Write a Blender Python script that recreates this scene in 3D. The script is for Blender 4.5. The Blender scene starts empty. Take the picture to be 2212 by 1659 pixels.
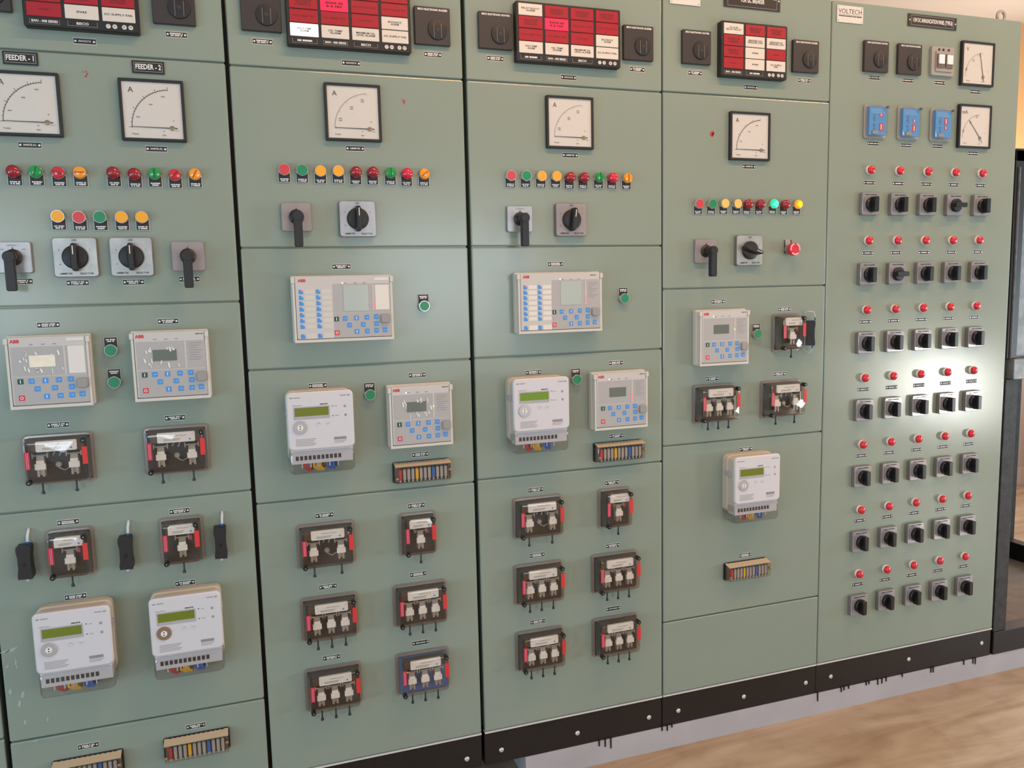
import bpy, bmesh, math, random
from mathutils import Matrix, Vector

# ------------------------------------------------------------------ scene, camera, light
sc = bpy.context.scene
col = sc.collection
random.seed(7)
PI = math.pi

# camera solved from the seams, square meters and switch grid of the panels (metres, floor z = 0)
W, H, F = 2212.0, 1659.0, 1745.4
CX, CY, CZ = 0.5868, -2.1807, 1.4964
YAW, PITCH, ROLL = 0.3274, -0.1182, -0.0227
fwd = Vector((math.sin(YAW) * math.cos(PITCH), math.cos(YAW) * math.cos(PITCH), math.sin(PITCH)))
r0 = Vector((math.cos(YAW), -math.sin(YAW), 0))
u0 = r0.cross(fwd)
rgt = r0 * math.cos(ROLL) + u0 * math.sin(ROLL)
upv = u0 * math.cos(ROLL) - r0 * math.sin(ROLL)
cam = bpy.data.cameras.new('camera')
cam.sensor_fit = 'HORIZONTAL'
cam.sensor_width = 36.0
cam.lens = F * 36.0 / W
cam.clip_start = 0.05
camo = bpy.data.objects.new('camera', cam)
col.objects.link(camo)
camo.matrix_world = Matrix(((rgt.x, upv.x, -fwd.x, CX), (rgt.y, upv.y, -fwd.y, CY), (rgt.z, upv.z, -fwd.z, CZ), (0, 0, 0, 1)))
sc.camera = camo


def at(px, py, d=0.0):
    """photo pixel -> (X, Z) on the plane d metres in front of the cabinet fronts"""
    v = fwd + rgt * ((px - W / 2) / F) - upv * ((py - H / 2) / F)
    t = (-d - CY) / v.y
    return CX + t * v.x, CZ + t * v.z


sc.view_settings.view_transform = 'Standard'
sc.view_settings.look = 'None'
sc.view_settings.gamma = 1.0
sc.view_settings.use_curve_mapping = False
sc.view_settings.exposure = 0.0
sc.cycles.use_denoising = True
sc.cycles.max_bounces = 8
sc.cycles.transparent_max_bounces = 12
sc.cycles.caustics_reflective = False
sc.cycles.caustics_refractive = False
sc.cycles.sample_clamp_indirect = 6.0

world = bpy.data.worlds.new('sky')
sc.world = world
world.use_nodes = True
world.node_tree.nodes['Background'].inputs[0].default_value = (0.75, 0.85, 1.0, 1)
world.node_tree.nodes['Background'].inputs[1].default_value = 1.0

# the room: x -3.2..6.2, y -5.2..2.1, z 0..3.2
RX0, RX1, RY0, RY1, RZ = -3.2, 6.2, -5.2, 2.1, 3.2
WIN_REAR = [(-2.3, -0.75), (1.75, 3.35)]
WZ0, WZ1 = 1.0, 2.2
P_REAR, P_ADDED_LAMP = 40, 23
# light openings of the side walls, mostly added: name, wall x, side, (y0 y1 z0 z1), watts, colour
SIDE = [('left_added', RX0, -1, (-4.4, -1.4, 0.25, 1.65), 88, (0.44, 0.74, 1.0)),  # unseen window added for general cool light, low enough to cool the bottoms
        ('right', RX1, 1, (-2.0, -0.3, 0.5, 1.8), 48, (0.48, 0.76, 1.0)),  # unseen window added to light the wide cabinet from the side
        ('right_low', RX1, 1, (-3.5, -2.65, 0.3, 0.9), 66, (1.0, 0.99, 0.93)),  # doorway daylight that the doors reflect, built as a low window
        ('right_back_added', RX1, 1, (0.5, 1.8, 1.0, 2.4), 50, (1.0, 0.92, 0.84))]  # unseen window added to brighten the back wall


def area(name, loc, rot, sx, sy, power, color):
    l = bpy.data.lights.new(name, 'AREA')
    l.shape = 'RECTANGLE'
    l.size, l.size_y = sx, sy
    l.energy = power
    l.color = color
    o = bpy.data.objects.new(name, l)
    col.objects.link(o)
    o.location = loc
    o.rotation_euler = rot
    return o


for i, (a, b) in enumerate(WIN_REAR):
    area('daylight_rear_%d' % (i + 1), ((a + b) / 2, RY0 - 0.02, (WZ0 + WZ1) / 2), (PI / 2, 0, 0), b - a, WZ1 - WZ0, P_REAR, (0.72, 0.86, 1.0))
for i, (nm, wx, sg, (y0, y1, z0, z1), pw, cl) in enumerate(SIDE):
    area('daylight_' + nm, (wx + sg * 0.02, (y0 + y1) / 2, (z0 + z1) / 2), (0, sg * PI / 2, 0), z1 - z0, y1 - y0, pw, cl)

# ------------------------------------------------------------------ materials


def lin(c):
    return tuple(((v / 255 / 12.92) if v / 255 <= 0.04045 else ((v / 255 + 0.055) / 1.055) ** 2.4) for v in c)


MATS = {}


def mat(name, rgb, rough=0.5, metal=0.0, emit=0.0, var=0.0, vscale=8.0, bump=0.0, bscale=60.0, coat=0.0, stretch=None, spec=0.5, emitc=None):
    m = bpy.data.materials.new(name)
    m.use_nodes = True
    nt = m.node_tree
    b = nt.nodes['Principled BSDF']
    c = lin(rgb)
    b.inputs['Base Color'].default_value = (*c, 1)
    b.inputs['Roughness'].default_value = rough
    b.inputs['Metallic'].default_value = metal
    b.inputs['Specular IOR Level'].default_value = spec
    b.inputs['Coat Weight'].default_value = coat
    if emit:
        b.inputs['Emission Color'].default_value = (*(lin(emitc) if emitc else c), 1)
        b.inputs['Emission Strength'].default_value = emit
    if var or bump:
        tc = nt.nodes.new('ShaderNodeTexCoord')
        mp = nt.nodes.new('ShaderNodeMapping')
        nt.links.new(tc.outputs['Object'], mp.inputs['Vector'])
        if stretch:
            mp.inputs['Scale'].default_value = stretch
    if var:
        n = nt.nodes.new('ShaderNodeTexNoise')
        n.inputs['Scale'].default_value = vscale
        n.inputs['Detail'].default_value = 5
        nt.links.new(mp.outputs['Vector'], n.inputs['Vector'])
        r = nt.nodes.new('ShaderNodeValToRGB')
        r.color_ramp.elements[0].position = 0.3
        r.color_ramp.elements[1].position = 0.7
        r.color_ramp.elements[0].color = (*[v * (1 - var) for v in c], 1)
        r.color_ramp.elements[1].color = (*[min(1, v * (1 + var)) for v in c], 1)
        nt.links.new(n.outputs['Fac'], r.inputs['Fac'])
        nt.links.new(r.outputs['Color'], b.inputs['Base Color'])
    if bump:
        n2 = nt.nodes.new('ShaderNodeTexNoise')
        n2.inputs['Scale'].default_value = bscale
        n2.inputs['Detail'].default_value = 3
        nt.links.new(mp.outputs['Vector'], n2.inputs['Vector'])
        bp = nt.nodes.new('ShaderNodeBump')
        bp.inputs['Strength'].default_value = bump
        bp.inputs['Distance'].default_value = 0.002
        nt.links.new(n2.outputs['Fac'], bp.inputs['Height'])
        nt.links.new(bp.outputs['Normal'], b.inputs['Normal'])
    MATS[name] = m
    return m


def clear(name, tint, gloss=0.06, rough=0.05):
    """thin clear plastic: lets light straight through, reflects at the surface"""
    m = bpy.data.materials.new(name)
    m.use_nodes = True
    nt = m.node_tree
    nt.nodes.remove(nt.nodes['Principled BSDF'])
    tr = nt.nodes.new('ShaderNodeBsdfTransparent')
    tr.inputs[0].default_value = (*tint, 1)
    gl = nt.nodes.new('ShaderNodeBsdfGlossy')
    gl.inputs['Roughness'].default_value = rough
    fr = nt.nodes.new('ShaderNodeLayerWeight')
    fr.inputs['Blend'].default_value = 0.5
    pw = nt.nodes.new('ShaderNodeMath')
    pw.operation = 'POWER'
    pw.inputs[1].default_value = 5.0
    nt.links.new(fr.outputs['Facing'], pw.inputs[0])
    ad = nt.nodes.new('ShaderNodeMath')
    ad.operation = 'MULTIPLY_ADD'
    ad.inputs[1].default_value = 0.8
    ad.inputs[2].default_value = gloss + 0.035
    ad.use_clamp = True
    nt.links.new(pw.outputs[0], ad.inputs[0])
    mx = nt.nodes.new('ShaderNodeMixShader')
    nt.links.new(ad.outputs[0], mx.inputs[0])
    nt.links.new(tr.outputs[0], mx.inputs[1])
    nt.links.new(gl.outputs[0], mx.inputs[2])
    nt.links.new(mx.outputs[0], nt.nodes['Material Output'].inputs[0])
    MATS[name] = m


mat('paint', (138, 150, 137), 0.20, var=0.03, vscale=2.2, bump=0.02, bscale=200)
mat('paint_dark', (60, 66, 56), 0.5)
mat('black_paint', (22, 18, 17), 0.42, var=0.25, vscale=5, bump=0.15, bscale=120)
mat('scratched_black', (46, 44, 42), 0.62, var=0.45, vscale=30, bump=0.5, bscale=90)
mat('grey_steel', (125, 126, 124), 0.45, metal=0.3, var=0.3, vscale=25, bump=0.3, bscale=90)
mat('black_plastic', (30, 27, 27), 0.45)
mat('black_gloss', (18, 16, 16), 0.35)
mat('grey_black', (54, 49, 48), 0.4, bump=0.1, bscale=300)
mat('bolt_zinc', (215, 215, 210), 0.35, metal=0.6)
mat('chrome', (225, 225, 222), 0.2, metal=0.9)
mat('white_print', (235, 232, 226), 0.5)
mat('grey_print', (150, 146, 142), 0.6)
mat('dust', (168, 176, 170), 0.8)
mat('faint_print', (172, 168, 162), 0.6)
mat('eye_zinc', (176, 168, 158), 0.45, metal=0.2)
mat('black_print', (42, 40, 40), 0.6)
mat('darkred_print', (120, 20, 32), 0.6)
mat('red_print', (205, 30, 50), 0.5)
mat('plate_grey', (205, 203, 197), 0.5)
mat('dial_white', (214, 209, 203), 0.45)
mat('window_white', (216, 208, 196), 0.35)
mat('window_white_lit', (255, 255, 250), 0.35, emit=0.55)
mat('window_red', (164, 22, 38), 0.35)
mat('window_red_lit', (245, 30, 70), 0.35, emit=0.75)
mat('brass', (150, 125, 90), 0.35, metal=0.6)
mat('needle', (60, 56, 52), 0.5)
mat('red_flat', (205, 62, 70), 0.35)
mat('green_flat', (32, 132, 88), 0.35)
mat('amber_flat', (240, 166, 30), 0.35)
mat('amber_pale', (250, 196, 100), 0.35)
mat('red_dome', (148, 18, 36), 0.16, coat=0.5)
mat('pink_dome', (208, 26, 56), 0.16, coat=0.5)
mat('red_lens', (196, 26, 44), 0.18, coat=0.5)
mat('red_pilot', (205, 32, 48), 0.18, coat=0.4)
mat('green_lens', (8, 146, 62), 0.18, coat=0.5)
mat('amber_lens', (244, 150, 12), 0.18, coat=0.5)
mat('green_dark', (6, 88, 40), 0.3)
mat('red_dark', (130, 12, 30), 0.3)
mat('amber_dark', (160, 86, 6), 0.3)
mat('green_lit', (0, 255, 130), 0.2, emit=0.9)
mat('green_core', (70, 255, 240), 0.2, emit=1.6)
mat('amber_lit', (255, 140, 0), 0.2, emit=0.8)
mat('amber_core', (255, 235, 0), 0.2, emit=1.3)
mat('led_red', (255, 70, 90), 0.3, emit=1.8)
mat('led_white', (255, 255, 250), 0.3, emit=1.5)
mat('led_green', (180, 255, 90), 0.3, emit=1.2)
mat('alu_plate', (168, 166, 166), 0.36, metal=0.6, var=0.12, vscale=25)
mat('alu_bright', (176, 177, 174), 0.38, metal=0.6, var=0.15, vscale=30)
mat('mauve_plate', (152, 142, 140), 0.4, metal=0.25, var=0.06, vscale=20)
mat('steel_plate', (160, 158, 162), 0.15, metal=0.3)
mat('plate_side', (122, 119, 117), 0.5)
mat('relay_case', (205, 200, 190), 0.45)
mat('relay_face', (196, 192, 188), 0.5)
mat('relay_grey', (172, 169, 167), 0.5)
mat('key_blue', (72, 142, 214), 0.45)
mat('key_blue_print', (150, 195, 235), 0.5)
mat('key_green', (24, 74, 54), 0.45)
mat('key_red', (206, 36, 58), 0.45)
mat('knob_grey', (150, 147, 145), 0.5)
mat('lcd_grey', (104, 112, 104), 0.18)
mat('lcd_light', (176, 186, 180), 0.1)
mat('lcd_foil', (232, 222, 200), 0.3, var=0.08, vscale=60)
mat('film', (226, 226, 224), 0.3)
mat('paper', (222, 217, 208), 0.55)
mat('meter_white', (208, 205, 208), 0.42)
mat('meter_beige', (196, 184, 168), 0.5)
mat('meter_lcd', (112, 122, 38), 0.2)
mat('meter_frame', (170, 168, 172), 0.45)
mat('port_grey', (190, 188, 190), 0.3, metal=0.5)
mat('port_tan', (150, 124, 104), 0.35, metal=0.4)
mat('wire_red', (196, 50, 54), 0.45)
mat('wire_yellow', (232, 176, 36), 0.45)
mat('wire_blue', (46, 104, 186), 0.45)
mat('relay_base', (38, 25, 24), 0.5)
mat('relay_flange', (138, 124, 112), 0.35)
mat('relay_metal', (170, 160, 148), 0.35, metal=0.4)
mat('relay_blue_glare', (74, 100, 160), 0.4)
mat('copper', (92, 66, 48), 0.4, metal=0.5)
mat('sticker_red', (212, 48, 48), 0.5)
mat('sticker_crimson', (190, 36, 66), 0.5)
mat('flag_white', (230, 226, 222), 0.45)
mat('terminal_beige', (196, 176, 148), 0.5)
mat('terminal_grey', (170, 162, 156), 0.45)
mat('timer_blue', (84, 150, 214), 0.4)
mat('timer_text', (24, 50, 92), 0.5)
mat('mcb_grey', (158, 152, 144), 0.45)
mat('mcb_brown', (112, 92, 84), 0.5)
mat('mcb_white', (236, 234, 236), 0.4)
mat('estop_red', (208, 40, 54), 0.35)
mat('estop_pink', (238, 172, 176), 0.4)
mat('sign_white', (216, 211, 203), 0.5)
mat('ferrule', (206, 208, 208), 0.4)
mat('ferrule_blue', (22, 90, 180), 0.4)
mat('paint_red_mark', (190, 40, 48), 0.6)
mat('wall_orange', (242, 186, 128), 0.85, var=0.03, vscale=3)
mat('wall_plain', (226, 226, 224), 0.85, var=0.03, vscale=3)
mat('wall_pink', (190, 168, 156), 0.8, var=0.04, vscale=4)
mat('ceiling_white', (232, 230, 224), 0.9)
mat('kerb_concrete', (128, 116, 106), 0.9, var=0.15, vscale=12, bump=0.5, bscale=50)
mat('kerb_white', (172, 167, 170), 0.8, var=0.06, vscale=7, bump=0.4, bscale=40)
mat('skirting', (200, 180, 168), 0.7)
mat('added_lamp_glow', (255, 225, 180), 0.4, emit=3.0)
mat('window_frame', (120, 90, 60), 0.5)
clear('clear_cover', (0.93, 0.90, 0.86), 0.045, 0.06)
clear('clear_side', (0.88, 0.84, 0.80), 0.16, 0.28)
clear('meter_cover', (0.88, 0.87, 0.87), 0.06, 0.08)
clear('timer_cover', (0.95, 0.95, 0.94), 0.05, 0.08)
clear('dial_glass', (0.99, 0.99, 0.98), 0.0, 0.05)

# floor: dusty brown stone with soft streaks
m = mat('floor_stone', (180, 154, 126), 0.4)
nt = m.node_tree
b = nt.nodes['Principled BSDF']
tc = nt.nodes.new('ShaderNodeTexCoord')
mp = nt.nodes.new('ShaderNodeMapping')
mp.inputs['Scale'].default_value = (0.55, 3.2, 1)
mp.inputs['Rotation'].default_value = (0, 0, 0.25)
nt.links.new(tc.outputs['Object'], mp.inputs[0])
n1 = nt.nodes.new('ShaderNodeTexNoise')
n1.inputs['Scale'].default_value = 2.6
n1.inputs['Detail'].default_value = 8
n1.inputs['Distortion'].default_value = 1.1
nt.links.new(mp.outputs[0], n1.inputs[0])
rp = nt.nodes.new('ShaderNodeValToRGB')
e = rp.color_ramp.elements
e[0].position = 0.28
e[0].color = (*lin((158, 130, 102)), 1)
e[1].position = 0.72
e[1].color = (*lin((204, 184, 160)), 1)
x = e.new(0.5)
x.color = (*lin((180, 154, 126)), 1)
nt.links.new(n1.outputs['Fac'], rp.inputs[0])
n2 = nt.nodes.new('ShaderNodeTexNoise')
n2.inputs['Scale'].default_value = 9
n2.inputs['Detail'].default_value = 6
nt.links.new(tc.outputs['Object'], n2.inputs[0])
r2 = nt.nodes.new('ShaderNodeValToRGB')
r2.color_ramp.elements[0].position = 0.3
r2.color_ramp.elements[0].color = (0.72, 0.68, 0.64, 1)
r2.color_ramp.elements[1].position = 0.52
r2.color_ramp.elements[1].color = (1, 1, 1, 1)
nt.links.new(n2.outputs['Fac'], r2.inputs[0])
mx = nt.nodes.new('ShaderNodeMix')
mx.data_type = 'RGBA'
mx.blend_type = 'MULTIPLY'
mx.inputs[0].default_value = 0.6
nt.links.new(rp.outputs[0], mx.inputs[6])
nt.links.new(r2.outputs[0], mx.inputs[7])
nt.links.new(mx.outputs[2], b.inputs['Base Color'])

# ------------------------------------------------------------------ mesh helpers


class MB:
    """collects geometry; local axes: x right, z up, -y out of the panel"""

    def __init__(s):
        s.v, s.f = [], []

    def loft(s, loops, cap0=True, cap1=True):
        n = len(loops[0])
        o = len(s.v)
        for l in loops:
            s.v += l
        for k in range(len(loops) - 1):
            a, b_ = o + k * n, o + (k + 1) * n
            for i in range(n):
                j = (i + 1) % n
                s.f.append((a + i, a + j, b_ + j, b_ + i))
        if cap0:
            s.f.append(tuple(range(o + n - 1, o - 1, -1)))
        if cap1:
            s.f.append(tuple(range(o + (len(loops) - 1) * n, o + len(loops) * n)))
        return s

    def box(s, x0, x1, y0, y1, z0, z1):
        return s.loft([[(x0, y, z0), (x1, y, z0), (x1, y, z1), (x0, y, z1)] for y in (y1, y0)])

    def prism(s, pts, y0, y1):
        return s.loft([[(x, y, z) for x, z in pts] for y in (y1, y0)])

    def rr(s, x0, x1, z0, z1, prof, r=0.004, seg=3, cap0=True, cap1=True):
        """rounded rectangle lofted through prof = [(y, inset), ...] from back to front"""
        loops = []
        for y, ins in prof:
            a0, a1, c0, c1 = x0 + ins, x1 - ins, z0 + ins, z1 - ins
            rr_ = max(0.0002, min(r - ins * 0.5, (a1 - a0) / 2 - 1e-4, (c1 - c0) / 2 - 1e-4))
            l = []
            for cx_, cz_, st in ((a1 - rr_, c1 - rr_, 0), (a0 + rr_, c1 - rr_, 1), (a0 + rr_, c0 + rr_, 2), (a1 - rr_, c0 + rr_, 3)):
                for k in range(seg + 1):
                    t = (st + k / seg) * PI / 2
                    l.append((cx_ + rr_ * math.cos(t), y, cz_ + rr_ * math.sin(t)))
            loops.append(l)
        return s.loft(loops, cap0, cap1)

    def frame(s, x0, x1, z0, z1, y0, y1, w, wt=None, wb=None):
        """rectangular frame (picture-frame) with bars of width w"""
        wt = w if wt is None else wt
        wb = w if wb is None else wb
        s.box(x0, x0 + w, y0, y1, z0, z1)
        s.box(x1 - w, x1, y0, y1, z0, z1)
        s.box(x0 + w, x1 - w, y0, y1, z1 - wt, z1)
        s.box(x0 + w, x1 - w, y0, y1, z0, z0 + wb)
        return s

    def lathe(s, prof, cx_=0, cz_=0, n=20):
        """profile [(radius, y), ...] turned about the panel normal"""
        loops = []
        for r, y in prof:
            r = max(r, 0.0001)
            loops.append([(cx_ + r * math.cos(2 * PI * k / n), y, cz_ + r * math.sin(2 * PI * k / n)) for k in range(n)])
        return s.loft(loops)

    def quad(s, x0, x1, z0, z1, y):
        o = len(s.v)
        s.v += [(x0, y, z0), (x1, y, z0), (x1, y, z1), (x0, y, z1)]
        s.f.append((o, o + 1, o + 2, o + 3))
        return s

    def tube(s, pts, r, n=8):
        loops = []
        pts = [Vector(p) for p in pts]
        for i, p in enumerate(pts):
            t = (pts[min(i + 1, len(pts) - 1)] - pts[max(i - 1, 0)]).normalized()
            a = t.cross(Vector((0.3, 0.9, 0.2))).normalized()
            b_ = t.cross(a)
            rr_ = r[i] if isinstance(r, (list, tuple)) else r
            loops.append([tuple(p + a * (rr_ * math.cos(2 * PI * k / n)) + b_ * (rr_ * math.sin(2 * PI * k / n))) for k in range(n)])
        return s.loft(loops)

    def mesh(s, name, smooth=22):
        me = bpy.data.meshes.new(name)
        me.from_pydata([tuple(p) for p in s.v], [], s.f)
        bm = bmesh.new()
        bm.from_mesh(me)
        bmesh.ops.recalc_face_normals(bm, faces=bm.faces)
        bm.to_mesh(me)
        bm.free()
        me.polygons.foreach_set('use_smooth', [True] * len(me.polygons))
        me.set_sharp_from_angle(angle=math.radians(smooth))
        return me


CACHE = {}
PRINTS = {'small_print', 'protective_film', 'led_captions', 'paint_run', 'face_print', 'header_print', 'figures', 'barcode', 'corner_mark'}


def part(name, key, build, material, parent, loc=(0, 0, 0), rot=(0, 0, 0)):
    """one mesh object; alike pieces (same key) share their mesh"""
    k = (key, material)
    if key is None or k not in CACHE:
        mb = MB()
        build(mb)
        me = mb.mesh(name, 10 if name == 'door' else 22)
        me.materials.append(MATS[material])
        if key is not None:
            CACHE[k] = me
    else:
        me = CACHE[k]
    o = bpy.data.objects.new(name, me)
    col.objects.link(o)
    o.parent = parent
    o.location = loc
    o.rotation_euler = rot
    if name in PRINTS:
        o['kind'] = 'stuff'      # specks of print or film too small to pick apart
    return o


def thing(name, loc, label, cat, group=None):
    o = bpy.data.objects.new(name, None)
    o.empty_display_size = 0.02
    col.objects.link(o)
    o.location = (loc[0], -0.0012, loc[2]) if loc[1] == 0 and cat not in ('cabinet', 'frame') else loc
    o['label'] = label
    o['category'] = cat
    if group:
        o['group'] = group
    return o


TXT = {}


def text(name, s, size, material, parent, loc, width=None, bold=0.0, rot=0.0, shear=0.0, align='CENTER', space=1.0):
    """flat printed lettering facing -y, centred at loc; size = cap height in metres"""
    k = (s, round(size, 5), material, width, bold, shear, align, space)
    if k not in TXT:
        cu = bpy.data.curves.new(name, 'FONT')
        cu.body = s
        cu.align_x = align
        cu.align_y = 'CENTER'
        cu.size = size * 1.42
        cu.offset = bold * size
        cu.shear = shear
        cu.resolution_u = 2
        cu.space_line = 0.85
        cu.space_character = space
        to = bpy.data.objects.new(name, cu)
        me = bpy.data.meshes.new_from_object(to)
        bpy.data.objects.remove(to)
        bpy.data.curves.remove(cu)
        xs = [v.co.x for v in me.vertices]
        sx = 1.0
        if width and xs and max(xs) - min(xs) > 0:
            sx = width / (max(xs) - min(xs))
        for v in me.vertices:
            v.co = (v.co.x * sx, 0, v.co.y)
        me.materials.append(MATS[material])
        TXT[k] = me
    o = bpy.data.objects.new(name, TXT[k])
    col.objects.link(o)
    o.parent = parent
    o.location = loc
    o.rotation_euler = (0, rot, 0)
    return o


def bars(mb, w, h, y=0.0, rows=1, seed=0, fill=0.85):
    """rows of small print too blurred to read: dashes of uneven length"""
    rnd = random.Random(seed)
    rh = h / rows
    for r in range(rows):
        ww = w * (1 - 0.3 * rnd.random() * (r > 0))
        x0 = -ww / 2
        zc = h / 2 - rh * (r + 0.5)
        while x0 < ww / 2:
            l = rh * (0.35 + 0.5 * rnd.random())
            mb.quad(x0, min(x0 + l, ww / 2), zc - rh * 0.36, zc + rh * 0.36, y)
            x0 += l + rh * (0.12 + (0.4 if rnd.random() > fill else 0))
    return mb


def prop_structure(o):
    o['kind'] = 'structure'
    return o


# ------------------------------------------------------------------ room shell


def wall_grid(mb, u0_, u1_, z0, z1, holes, place):
    """wall with rectangular openings: strips of quads; place(u, z, side) -> xyz"""
    us = sorted({u0_, u1_, *[h[0] for h in holes], *[h[1] for h in holes]})
    zs = sorted({z0, z1, *[h[2] for h in holes], *[h[3] for h in holes]})
    for i in range(len(us) - 1):
        for j in range(len(zs) - 1):
            um, zm = (us[i] + us[i + 1]) / 2, (zs[j] + zs[j + 1]) / 2
            if any(h[0] < um < h[1] and h[2] < zm < h[3] for h in holes):
                continue
            a, b_, c, d = us[i], us[i + 1], zs[j], zs[j + 1]
            mb.loft([[place(a, c, s), place(b_, c, s), place(b_, d, s), place(a, d, s)] for s in (0, 1)])


T = 0.12
prop_structure(part('floor', None, lambda m: m.box(RX0 - T, RX1 + T, RY0 - T, RY1 + T, -0.1, 0.0), 'floor_stone', None))
prop_structure(part('ceiling', None, lambda m: m.box(RX0 - T, RX1 + T, RY0 - T, RY1 + T, RZ, RZ + 0.1), 'ceiling_white', None))
wb = prop_structure(part('wall_back', None, lambda m: m.box(RX0 - T, RX1 + T, RY1, RY1 + T, 1.15, RZ), 'wall_orange', None))
part('dado', None, lambda m: m.box(RX0, RX1, RY1 - 0.004, RY1 + T, 0.0, 1.15), 'wall_pink', wb)
prop_structure(part('baseboard_back', None, lambda m: m.box(RX0, RX1, RY1 - 0.02, RY1 - 0.005, 0.0, 0.12), 'skirting', None))
prop_structure(part('wall_front', None, lambda m: wall_grid(m, RX0 - T, RX1 + T, 0, RZ, [(a, b_, WZ0, WZ1) for a, b_ in WIN_REAR], lambda u, z, s: (u, RY0 - T * s, z)), 'wall_plain', None))
prop_structure(part('wall_left', None, lambda m: wall_grid(m, RY0, RY1, 0, RZ, [q[3] for q in SIDE if q[2] < 0], lambda u, z, s: (RX0 - T * s, u, z)), 'wall_plain', None))
prop_structure(part('wall_right', None, lambda m: wall_grid(m, RY0, RY1, 0, RZ, [q[3] for q in SIDE if q[2] > 0], lambda u, z, s: (RX1 + T * s, u, z)), 'wall_plain', None))
for i, (a, b_) in enumerate(WIN_REAR):
    o = prop_structure(part('window_%d' % (i + 1), None, lambda m: (m.frame(a, b_, WZ0, WZ1, RY0 - 0.0, RY0 + 0.03, 0.04), m.box((a + b_) / 2 - 0.02, (a + b_) / 2 + 0.02, RY0, RY0 + 0.03, WZ0 + 0.04, WZ1 - 0.04)), 'window_frame', None))


def win_side(m, wx, sg, y0, y1, z0, z1):
    xa, xb = (wx, wx + 0.03) if sg < 0 else (wx - 0.03, wx)
    for a, b_, c, d in ((y0, y0 + 0.04, z0, z1), (y1 - 0.04, y1, z0, z1), (y0 + .04, y1 - .04, z0, z0 + 0.04), (y0 + .04, y1 - .04, z1 - 0.04, z1)):
        m.box(xa, xb, a, b_, c, d)


for i, q in enumerate(SIDE):
    prop_structure(part('window_%d' % (i + 3), None, lambda m: win_side(m, q[1], q[2], *q[3]), 'window_frame', None))  # frames of the side openings, including those added for light

# unseen ceiling lamps, added to warm the upper part of the doors
for lx, lb in ((1.5, 'added unseen warm light over the aisle beside the feeder cabinet'), (3.5, 'added unseen warm light over the emergency stop cabinet aisle')):
    t = thing('added_ceiling_light', (lx, -1.0, RZ - 0.002), lb, 'light', 'added unseen ceiling lights')
    part('housing', 'clh', lambda m: m.box(-0.62, 0.62, -0.05, 0.05, -0.05, 0.0), 'ceiling_white', t)
    part('tube', 'clt', lambda m: m.tube([(-0.58, 0, -0.068), (0.58, 0, -0.068)], 0.014, 10), 'added_lamp_glow', t)
    area('added_warm_fill', (lx, -1.0, RZ - 0.09), (0, 0, 0), 1.15, 0.03, P_ADDED_LAMP, (1.0, 0.53, 0.25))

# whitewashed concrete kerb under the cabinets, with runs of black paint
KT = 0.075
kerb = part('trim_1', None, lambda m: m.loft([[(x_, 0.0, 0.0), (x_, 0.0035, KT), (x_, 0.9, KT), (x_, 0.9, 0.0)] for x_ in (1.345, 4.6)]), 'kerb_white', None)
prop_structure(kerb)


def drips(m):
    rnd = random.Random(3)
    for px, py, l in ((1767, 1503, 18), (1818, 1495, 9), (1824, 1491, 6), (1834, 1488, 5), (1872, 1478, 6), (1878, 1476, 5), (1897, 1472, 11), (1906, 1470, 10), (1915, 1468, 7), (1950, 1458, 5),
                      (2012, 1446, 10), (2017, 1445, 11), (2083, 1427, 9), (2103, 1424, 11), (2108, 1422, 14), (1431, 1580, 7), (1442, 1578, 9), (1452, 1577, 4), (1295, 1612, 10), (1308, 1610, 14), (1320, 1606, 20)):
        x_, z_ = at(px, py)
        h = l / 640.0
        m.box(x_ - 0.002, x_ + 0.002, 0.0002, 0.0046, KT - h, KT + 0.005)


part('paint_run', None, drips, 'black_paint', kerb)
part('kerb_top', None, lambda m: m.box(3.29, 4.235, 0.062, 0.798, KT, KT + 0.002), 'kerb_concrete', kerb)

# ------------------------------------------------------------------ cabinets
NAMES = {0: 'bare', 1: 'feeder', 2: 'transformer', 3: 'incomer', 4: 'breaker', 5: 'annunciation'}
CAB = {}
ZB = 0.184


def door_mesh(w, h):
    return lambda m: m.rr(-w / 2, w / 2, -h / 2, h / 2, [(0.0085, 0.0), (0.0035, 0.0), (0.0018, 0.0006), (0.0006, 0.0018), (0.0, 0.0038)], r=0.004, seg=2)


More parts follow.
